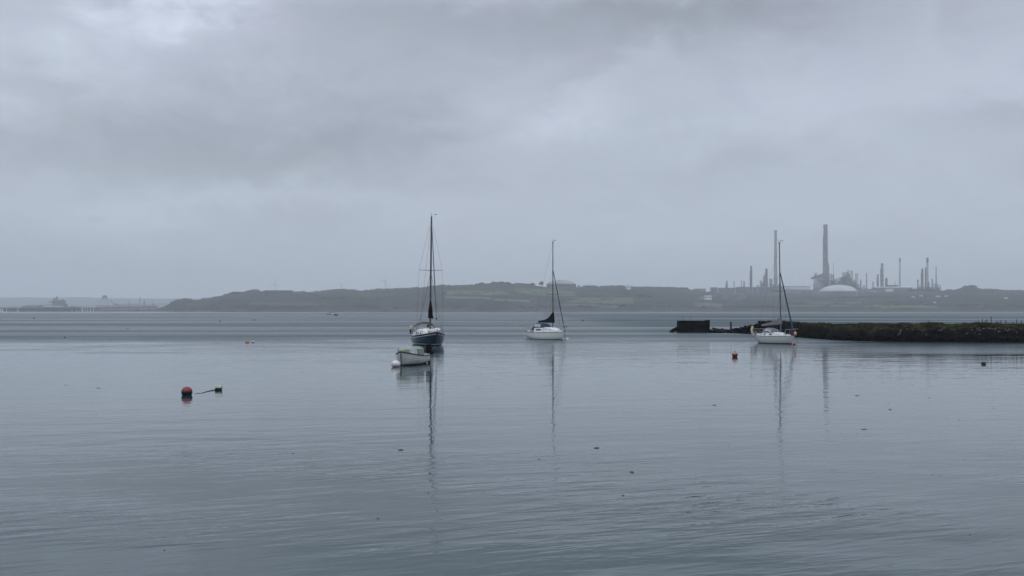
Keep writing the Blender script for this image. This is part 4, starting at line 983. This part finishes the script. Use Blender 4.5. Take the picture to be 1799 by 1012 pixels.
flat_float('mooring_float', 444.2, 602.2, 4.2, 3.6, 'small black and white float just right of the orange float', buoy_mat('pied_float', (.62,.62,.6), (.02,.02,.025), .09), shape='can')
flat_float('mooring_float', 1023.6, 564.2, 3.4, 3.2, 'tiny dull pink float right of the middle yacht', mat('dull_pink', (.32,.09,.10), .6), shape='can')
flat_float('mooring_float', 224.6, 577.8, 3.6, 1.8, 'tiny red float far off at the left', RED)
flat_float('mooring_float', 1728, 639.8, 9.0, 5.0, 'dark green can float below the breakwater at the right', mat('black_green_can', (.012,.018,.012), .6))
for i, (px, py, lab) in enumerate([(60,560,'tiny dark float nearest the left edge in the open water'),(387,565,'tiny dark float in open water left of its twin'),(447,563,'tiny dark float in open water far left of the blue yacht mast'),(114,593.5,'tiny dark float at the left where the ripples end')]):
    flat_float('mooring_float', px, py, 2.8, 1.8, lab, BLACK, shape='can', group='tiny dark floats')
# small boats far out on the water
def small_boat(name, px, py, L, head, label, hm, mast=0, cat='boat'):
    q = W(px, py); e = empty(name, q, R(head), label, cat); secs = []
    for k in range(11):
        t = k/10; x_ = -L/2+L*t; bb = L*.17*(1-max(0, (t-.45)/.55)**2.4)*(.85+.15*min(1, t*3)); bb = max(.02, bb); z_ = .55+.35*max(0, (t-.4)/.6)**2
        secs.append([(x_, -bb, z_), (x_-.1*t, -bb*.92, z_*.4), (x_-.2*t, -bb*.4, -.2), (x_-.2*t, bb*.4, -.2), (x_-.1*t, bb*.92, z_*.4), (x_, bb, z_)])
    MB().loft(secs).build('hull', hm, e, True)
    if mast:
        MB().loft([[(-L*.1, -L*.11, .5), (-L*.1, L*.11, .5), (-L*.1, L*.09, 1.05), (-L*.1, -L*.09, 1.05)], [(L*.2, -L*.08, .55), (L*.2, L*.08, .55), (L*.17, L*.06, .9), (L*.17, -L*.06, .9)]]).build('cabin', WHITE2, e)
        MB().tube([(L*.12, 0, .5), (L*.12, 0, mast)], .05, 6).build('mast', ALUL, e)
        MB().tube([(L*.1, 0, 1.5), (-L*.35, 0, 1.45)], .09, 6).build('boom', BLACKC, e)
    else:
        MB().box((-L*.45, 0, .62), (.3, .3, .5)).build('outboard_motor', BLACK, e)
    return e
small_boat('small_yacht', 583.5, 553.1, 6.2, 12, 'tiny pale yacht far out off the headland', mat('hazy_white', (.35,.37,.38), .5), 8.0, 'yacht')
small_boat('tender', 576.5, 553.0, 2.6, 200, 'tiny dark tender left of the far pale yacht', BLACK)
small_boat('tender', 591, 554.6, 2.3, -10, 'tiny dark tender right of the far pale yacht', BLACK)

# ---------------------------------------------------------------- breakwater, ruin and posts
WL = [(1186,582.6),(1215,583.6),(1250,584.2),(1290,585.0),(1330,587.2),(1380,590.6),(1420,594.2),(1470,597.6),(1520,599.4),(1580,600.6),(1680,601.4),(1799,602.2),(2300,604)]
TOPS = [(1186,582.4),(1196,575.8),(1206,574.8),(1246,577),(1256,582.0),(1264,581.0),(1274,580.5),(1284,580.6),(1300,578.8),(1312,577),(1322,574.8),(1332,572.0),(1339,570.2),(1341.2,569.5),(1342.2,563.6),(1358,563.0),(1372,564.2),(1395,564.6),(1420,565.6),(1436,566.8),(1450,568.4),(1470,568.6),(1490,568.2),(1520,567.6),(1560,567.9),(1600,567.6),(1660,567.4),(1700,568.4),(1722,567.0),(1760,568.6),(1799,569.4),(2300,567)]
# grassed share of the height, measured down from the top
GRASS = [(1186,0),(1340,0),(1343,.14),(1400,.16),(1440,.30),(1470,.62),(1500,.64),(1560,.55),(1620,.42),(1700,.30),(1730,.26),(1799,.42),(2300,.4)]
ROCK = mat('wet_black_rock', (.0030, .0032, .0033), .9, vs=1.3, var=.4, bump=.12, bs=2.2, spec=.05)
def bw_y(u): return F*CAMH/(lerp_tab(WL, u)-HY)
def bw_z(u, s, seedoff=0):     # height at column u, s = 0 waterline .. 1 crest, then the flat top behind
    Y = bw_y(u); H = max(.05, zat(lerp_tab(TOPS, u), Y+2.2)) + (.09*noise.noise(Vector((u*.055, 1.5, 0))) + .07*noise.noise(Vector((u*.19, 4.5, 0))) - .10*sst(1344, 1440, u) if u > 1344 else 0)
    return H
def make_breakwater():
    vs = []; fs = []; cols = []; us = []; u = 1180.0
    while u < 2300: us.append(u); u += (.9 if u < 1810 else 5)
    rows = [-.25, 0, .06, .12, .2, .28, .36, .44, .52, .6, .68, .76, .84, .92, 1.0, 1.1, 1.25, 1.5, 1.9, 2.5, 3.3, 3.5]
    for u in us:
        Y0 = bw_y(u); H = bw_z(u, 1); dp = 2.6*min(1, H/1.2+.25); gs = lerp_tab(GRASS, u)
        for s in rows:
            Y = Y0 + s*dp if s <= 1 else Y0+dp+(s-1)*min(2.5+ (u-1250)*.012, 9)*min(1, H/1.2)
            X = (u-CX)/F*Y0 + (Y-Y0)*(u-CX)/F*.9
            p = Vector((X, Y, 0))
            if s < 0: z = -.6
            elif s <= 1: z = H*(s**.62)
            elif s < 3.3: z = H*(1-.02*(s-1))
            else: z = -.3 if s > 3.4 else H*.8
            rough = .30*noise.fractal(p*.9+Vector((0, 0, 3)), .9, 2.2, 4) if 0 < s <= 1.0 else (.22*noise.fractal(p*.8, .9, 2.1, 4) if s > 1 else .1*noise.noise(p))
            k = 1 if u > 1343 else min(1, H/.5)
            ledge = .10*abs(noise.noise(Vector((X*.35, Y*.35, 8))))*math.sin(s*19+3*noise.noise(Vector((X*.12, 0, 0)))) if 0 < s < 1 else 0
            z += (rough*(1 if s < 1 else .9)*(.45 if gs > .3 and 1-s < gs else 1) + ledge)*k*min(1, H/.9)*(1-.55*(s > .8))
            vs.append((X, Y + (.25*noise.noise(p*1.1)*k if 0 < s < 1 else .35*noise.noise(Vector((X*.25, 0, 4)))), z))
            gn = noise.noise(Vector((X*.30, z*1.8, 2)))*.20 + noise.noise(Vector((X*1.3, z*4, 6)))*.12
            g = sst(-.05, .05, (s-(1-gs)) + gn*1.2) if s > 0 and gs > 0.02 else 0
            if s > 1 and gs > .02: g = 1
            if gs > 0.02 and noise.noise(Vector((X*.55, z*2.5, 12))) > .32: g *= .25
            cols.append(g)
    n = len(rows)
    for i in range(len(us)-1):
        for k in range(n-1): fs.append((i*n+k, (i+1)*n+k, (i+1)*n+k+1, i*n+k+1))
    me = bpy.data.meshes.new('rocky_spit'); me.from_pydata(vs, [], fs); me.update()
    ca = me.color_attributes.new('turf', 'FLOAT_COLOR', 'POINT'); buf = []
    for g in cols: buf += [g, g, g, 1]
    ca.data.foreach_set('color', buf)
    m = bpy.data.materials.new('spit_rock_and_turf'); m.use_nodes = True; t = NT(m.node_tree); b = m.node_tree.nodes['Principled BSDF']
    co = t.node('ShaderNodeTexCoord').outputs['Object']; at = t.node('ShaderNodeVertexColor', layer_name='turf').outputs[0]
    n1 = t.noise(co, 2.2, 5, .65); n2 = t.noise(co, .5, 4, .6)
    turf = t.mix(t.ss(n1, .42, .60), (.004, .005, .002), (.042, .042, .014)); turf = t.mix(t.ss(n2, .50, .64), turf, (.024, .018, .010))
    rock = t.mix(t.ss(n1, .50, .74), (.0022, .0024, .0025), (.010, .0095, .009)); rock = t.mix(t.ss(t.noise(t.mapping(co, scale=(.6, .6, 4)), 1.0, 5, .7), .66, .76), rock, (.060, .052, .048))
    t.set(b.inputs['Base Color'], t.mix(at, rock, turf)); b.inputs['Roughness'].default_value = .9; b.inputs['Specular IOR Level'].default_value = .04
    bn = t.node('ShaderNodeBump'); bn.inputs['Distance'].default_value = .15; t.set(bn.inputs['Height'], t.noise(co, 3.0, 6, .7)); t.l.new(bn.outputs[0], b.inputs['Normal'])
    me.materials.append(m); o = bpy.data.objects.new('rocky_spit', me); COL.objects.link(o); tag(o, kind='structure')
make_breakwater()
def rubble():
    mb = MB(); rnd = random.Random(21)
    for i in range(520):
        u = rnd.uniform(1254, 1345) if i < 260 else rnd.uniform(1345, 1799)
        Y0 = bw_y(u); H = bw_z(u, 1); s = rnd.random()**.8; Y = Y0 + s*2.3; X = (u-CX)/F*Y0
        z = H*(s**.62)*(.98 if i < 260 else .55*rnd.random()); r = rnd.uniform(.10, .34)
        if i >= 260: Y = Y0 + .1 + rnd.random()*.7; z = rnd.uniform(-.05, .5)*min(1, H)
        vs0 = len(mb.v); mb.sphere((X, Y, z), (r*rnd.uniform(.9, 1.7), r, r*rnd.uniform(.5, .9)), 6, 5, .5, i)
    tag(mb.build('rock_rubble', ROCK), kind='stuff')
    pb = MB()
    for i in range(75):
        cl_ = rnd.random(); u = rnd.gauss(1745, 26) if cl_ < .7 else rnd.uniform(1560, 1799)
        py = rnd.uniform(576.5, 583) if cl_ < .7 else rnd.uniform(578, 589)
        if not 1500 < u < 1799: continue
        Y0 = bw_y(u)-.15; r = rnd.uniform(.02, .065); z = zat(py, Y0+1.2); H = bw_z(u, 1); s = max(.02, min(1, (z/H)))**(1/.62)
        pb.sphere(((u-CX)/F*Y0+(s*2.6)*(u-CX)/F*.9, Y0+s*2.6-.12, z+.05), (r*1.5, r, r*.7), 6, 5, .3, i)
    tag(pb.build('pale_stones', mat('pale_stone', (.13,.125,.115), .85)), kind='stuff')
rubble()
def turf_blades():
    mb = MB(); rnd = random.Random(13)
    for i in range(12000):
        u = rnd.uniform(1343, 1830); Y0 = bw_y(u); H = bw_z(u, 1); gs = lerp_tab(GRASS, u)
        s = 1 - gs*rnd.random()*.9 if rnd.random() < .6 else 1+rnd.random()*.25
        Y = Y0+min(s, 1)*2.6+max(0, s-1)*4; X = (u-CX)/F*Y0+(Y-Y0)*(u-CX)/F*.9; z = H*min(1, s)**.62*.97
        if noise.noise(Vector((X*.6, z*2, 3))) < -.18: continue
        h = rnd.uniform(.05, .17)*(1.3 if s >= 1 else 1)*(1+1.2*max(0, noise.noise(Vector((X*.9, 2, 7)))*2)); a = rnd.random()*3.14; w_ = rnd.uniform(.012, .03); dx, dy = math.cos(a)*w_, math.sin(a)*w_; lx, ly = rnd.uniform(-.06, .06), rnd.uniform(-.05, .05)
        mb.add([(X-dx, Y-dy, z-.03), (X+dx, Y+dy, z-.03), (X+lx, Y+ly, z+h)], [(0, 1, 2)])
    tag(mb.build('grass', mat('turf_blades', (.030,.031,.011), .9, vs=.9, var=.3, spec=.1)), kind='stuff')
turf_blades()
# the square ruin at the end of the spit
def ruin():
    u0, u1 = 1194.0, 1248.0; Y = 157.0; zt = zat(563.8, Y); wd = mw(u1-u0, Y); X = ((u0+u1)/2-CX)/F*Y
    e = empty('stone_block', (X, Y+1.6, 0), R(-3), 'square black masonry block ending the spit', 'pier ruin')
    RM = mat('ruin_masonry', (.0028,.0031,.0028), .95, vs=1.6, var=.4, bump=.08, bs=4, spec=.04)
    vs = []; nx, nz = 40, 16; D_ = 3.0
    def face(P0, P1, n, sd):
        g = []
        for i in range(n+1):
            for k in range(nz+1):
                p = Vector(P0).lerp(Vector(P1), i/n); z_ = -.4+(zt+.4)*k/nz
                j = .07*noise.fractal(Vector((p.x*2.1, p.y*2.1+sd, z_*2.6)), 1, 2, 4); c_ = Vector((0, 0, 0))
                edge = .05 if 0 < i < n else .0
                top = .06*noise.noise(Vector((p.x*1.3, p.y, 5))) + (.10 if p.x > wd/2-.25 else 0) if k == nz else 0
                d = p.normalized(); g.append((p.x+d.x*j, p.y+d.y*j, z_+top))
        return g
    mb = MB(); w2, d2 = wd/2, D_/2; cs_ = [(-w2, -d2, 0), (w2, -d2, 0), (w2, d2, 0), (-w2, d2, 0)]
    for q in range(4):
        g = face(cs_[q], cs_[(q+1) % 4], nx if q % 2 == 0 else 20, 0); n_ = nx if q % 2 == 0 else 20
        mb.add(g, [(i*(nz+1)+k, (i+1)*(nz+1)+k, (i+1)*(nz+1)+k+1, i*(nz+1)+k+1) for i in range(n_) for k in range(nz)])
    mb.build('masonry', RM, e)
    MB().box((0, 0, zt-.05), (wd-.08, D_-.08, .12)).build('top_slab', RM, e)
    ft = MB(); rnd = random.Random(2)
    for i in range(70):
        a = rnd.uniform(-1, 1); ft.sphere((w2*a*1.02-.1, -d2-.25-rnd.random()*.3, rnd.uniform(-.1, .12)), (rnd.uniform(.15, .45), .25, rnd.uniform(.08, .2)), 7, 5, .4, i)
    for i in range(26):
        q = rnd.random(); ft.sphere((-w2-.1-q*1.0, rnd.uniform(-.9, .6), .55*(1-q)**.8), (.28, .3, .24*(1-q*.6)), 7, 5, .35, i+90)
    tag(ft.build('rock_rubble', ROCK), kind='stuff').location = e.location
    zt0 = zt
    for (u, h, lab) in [(1202.2, .70, 'leftmost thin iron rod standing on the black masonry block'), (1214.3, .72, 'second thin iron rod on the black masonry block, darker'), (1228, .22, 'short iron stub on the middle of the black masonry block')]:
        o = MB().tube([(0, 0, 0), (.01, 0, h*.6), (.03, 0, h)], .018, 6).build('iron_rod', mat('rusty_rod', (.03,.028,.028), .8), None, False, ((u-CX)/F*Y, Y+1.0, zt0+.0)); tag(o, lab, 'rod', 'iron rods on the ruin')
ruin()
DARKW = mat('tarred_timber', (.012, .012, .013), .85, bump=.01, bs=8)
q = W(1284, 585); Y = q.y+1.5
o = MB().tube([(0, 0, -.3), (.01, 0, .6), (0, 0, zat(565.3, Y))], [.14, .135, .125], 8).build('timber_post', DARKW, None, True, ((1284-CX)/F*Y, Y, 0)); tag(o, 'single upright timber post between the black block and the rocks', 'post')
Y = 156; a = P(1251, 576.8, Y); b_ = P(1276, 581.6, Y)
o = MB().loft([[a+Vector((0, dy, dz)) for dy, dz in ((-.2,-.13),(.2,-.13),(.2,.13),(-.2,.13))], [b_+Vector((0, dy, dz)) for dy, dz in ((-.2,-.16),(.2,-.16),(.2,.10),(-.2,.10))]]).build('fallen_beam', DARKW); tag(o, 'fallen dark beam sloping down right of the black block', 'beam')
b_ = MB(); rnd = random.Random(4)
for i in range(40):
    u = rnd.uniform(1250, 1286); Y = rnd.uniform(153.5, 157.5); b_.sphere(((u-CX)/F*Y, Y, rnd.uniform(-.1, .08)), (rnd.uniform(.2, .5), .35, rnd.uniform(.12, .25)), 7, 5, .4, i)
tag(b_.build('rock_rubble', ROCK), kind='stuff')
# fence posts on the turf at the right
rnd = random.Random(8)
def crest(u): Y = bw_y(u)+3.4; X = (u-CX)/F*bw_y(u)+3.4*(u-CX)/F*.9; return X, Y, bw_z(u, 1)
posts = [(1728.5,.30),(1733.5,.22),(1736.8,.26),(1743.8,.55),(1754,.16),(1761.2,.36),(1769.4,.32),(1783,.10),(1789,.42),(1796.8,.34)]
for i, (u, h) in enumerate(posts):
    X, Y, z = crest(u)
    o = MB().tube([(0, 0, -.25), (rnd.uniform(-.02, .02), 0, h+.14)], .035, 6).build('fence_post', DARKW, None, False, (X, Y, z))
    tag(o, 'short weathered fence post on the turf at the right end of the spit', 'fence post', 'fence posts on the turf')

# ---------------------------------------------------------------- scraps of seaweed afloat
WEED = mat('floating_weed', (.050, .058, .052), .35)
weeds = [(173,682,11),(116,676.5,6),(1255,712,10),(1506,695,11),(1564,719.5,10),(1561,708,3),(1518,754.5,16),(1505,763,5),(1477,762.5,3),(1279.5,784,5),(1604,678.5,5),(1632,699,4),(1746,717,8),(1763,678,5),
 (1662,736.5,3),(1685,737.5,4),(1694,807,3),(1110,829.5,12),(1048,787,15),(947,806.5,8),(1150,848.5,3),(1095,870.5,8),(914,852.5,5),(704,790.5,16),(753,866,6),(515,797,9),(75,783,4),(289,967,5),(664,911.5,7),(1638,835,4),(1652,836,3),(886,630,8),(1704,940,4)]
for i, (px, py, w_) in enumerate(weeds):
    q = W(px, py); rw = mw(w_, q.y)/2*.62; rnd = random.Random(i); mb = MB()
    n = 3 if w_ < 6 else 6
    for k in range(n):
        t = (k+.5)/n*2-1; mb.sphere((t*rw*.85, rnd.uniform(-.5, .5)*rw*.5, .002), (rw*rnd.uniform(.12, .36), rw*rnd.uniform(.10, .30)+.01, .006+rw*.012), 7, 5, .5, i*9+k)
    if w_ > 9: mb.tube([(-rw, 0, .004), (0, rw*.15, .012), (rw, -.1*rw, .004)], .008, 5)
    o = mb.build('seaweed_scrap', WEED, None, False, q); o.rotation_euler = (0, 0, rnd.uniform(-.4, .4))
    tag(o, 'small scrap of dark seaweed floating on the calm water', 'seaweed', 'seaweed scraps on the water')

# ---------------------------------------------------------------- steam and haze
def volume_mat(name, dens, col, aniso=0.0):
    m = bpy.data.materials.new(name); m.use_nodes = True; nt = m.node_tree; nt.nodes.clear()
    v = nt.nodes.new('ShaderNodeVolumePrincipled'); v.inputs['Density'].default_value = dens; v.inputs['Color'].default_value = (*col, 1); v.inputs['Anisotropy'].default_value = aniso
    o = nt.nodes.new('ShaderNodeOutputMaterial'); nt.links.new(v.outputs[0], o.inputs['Volume']); return m
b = MB(); rnd = random.Random(17)
for i in range(26):
    t_ = i/25; u = 1438-44*t_+rnd.uniform(-3, 3); py = 500-9*t_+rnd.uniform(-5, 5); r = rnd.uniform(6, 13)*(1-.3*t_); q = P(u, py, 3245+rnd.uniform(-10, 10)); b.sphere(q, (r*1.4, r*.6, r*.9), 12, 8, .3, i)
o = b.build('steam', volume_mat('steam_cloud', .012, (1, 1, 1))); tag(o, kind='stuff')
rm = o.modifiers.new('merge', 'REMESH'); rm.mode = 'VOXEL'; rm.voxel_size = 2.2
HAZE_D = 1.85e-4
b = MB(); b.add([(-9600, -700, -8), (9600, -700, -8), (9600, 9700, -8), (-9600, 9700, -8), (-9600, -700, 290), (9600, -700, 290), (9600, 9700, 290), (-9600, 9700, 290)],
      [(3,2,1,0),(4,5,6,7),(0,1,5,4),(1,2,6,5),(2,3,7,6),(3,0,4,7)])
tag(b.build('haze', volume_mat('haze_air', HAZE_D, (.93, .96, 1.0), .35)), kind='stuff')
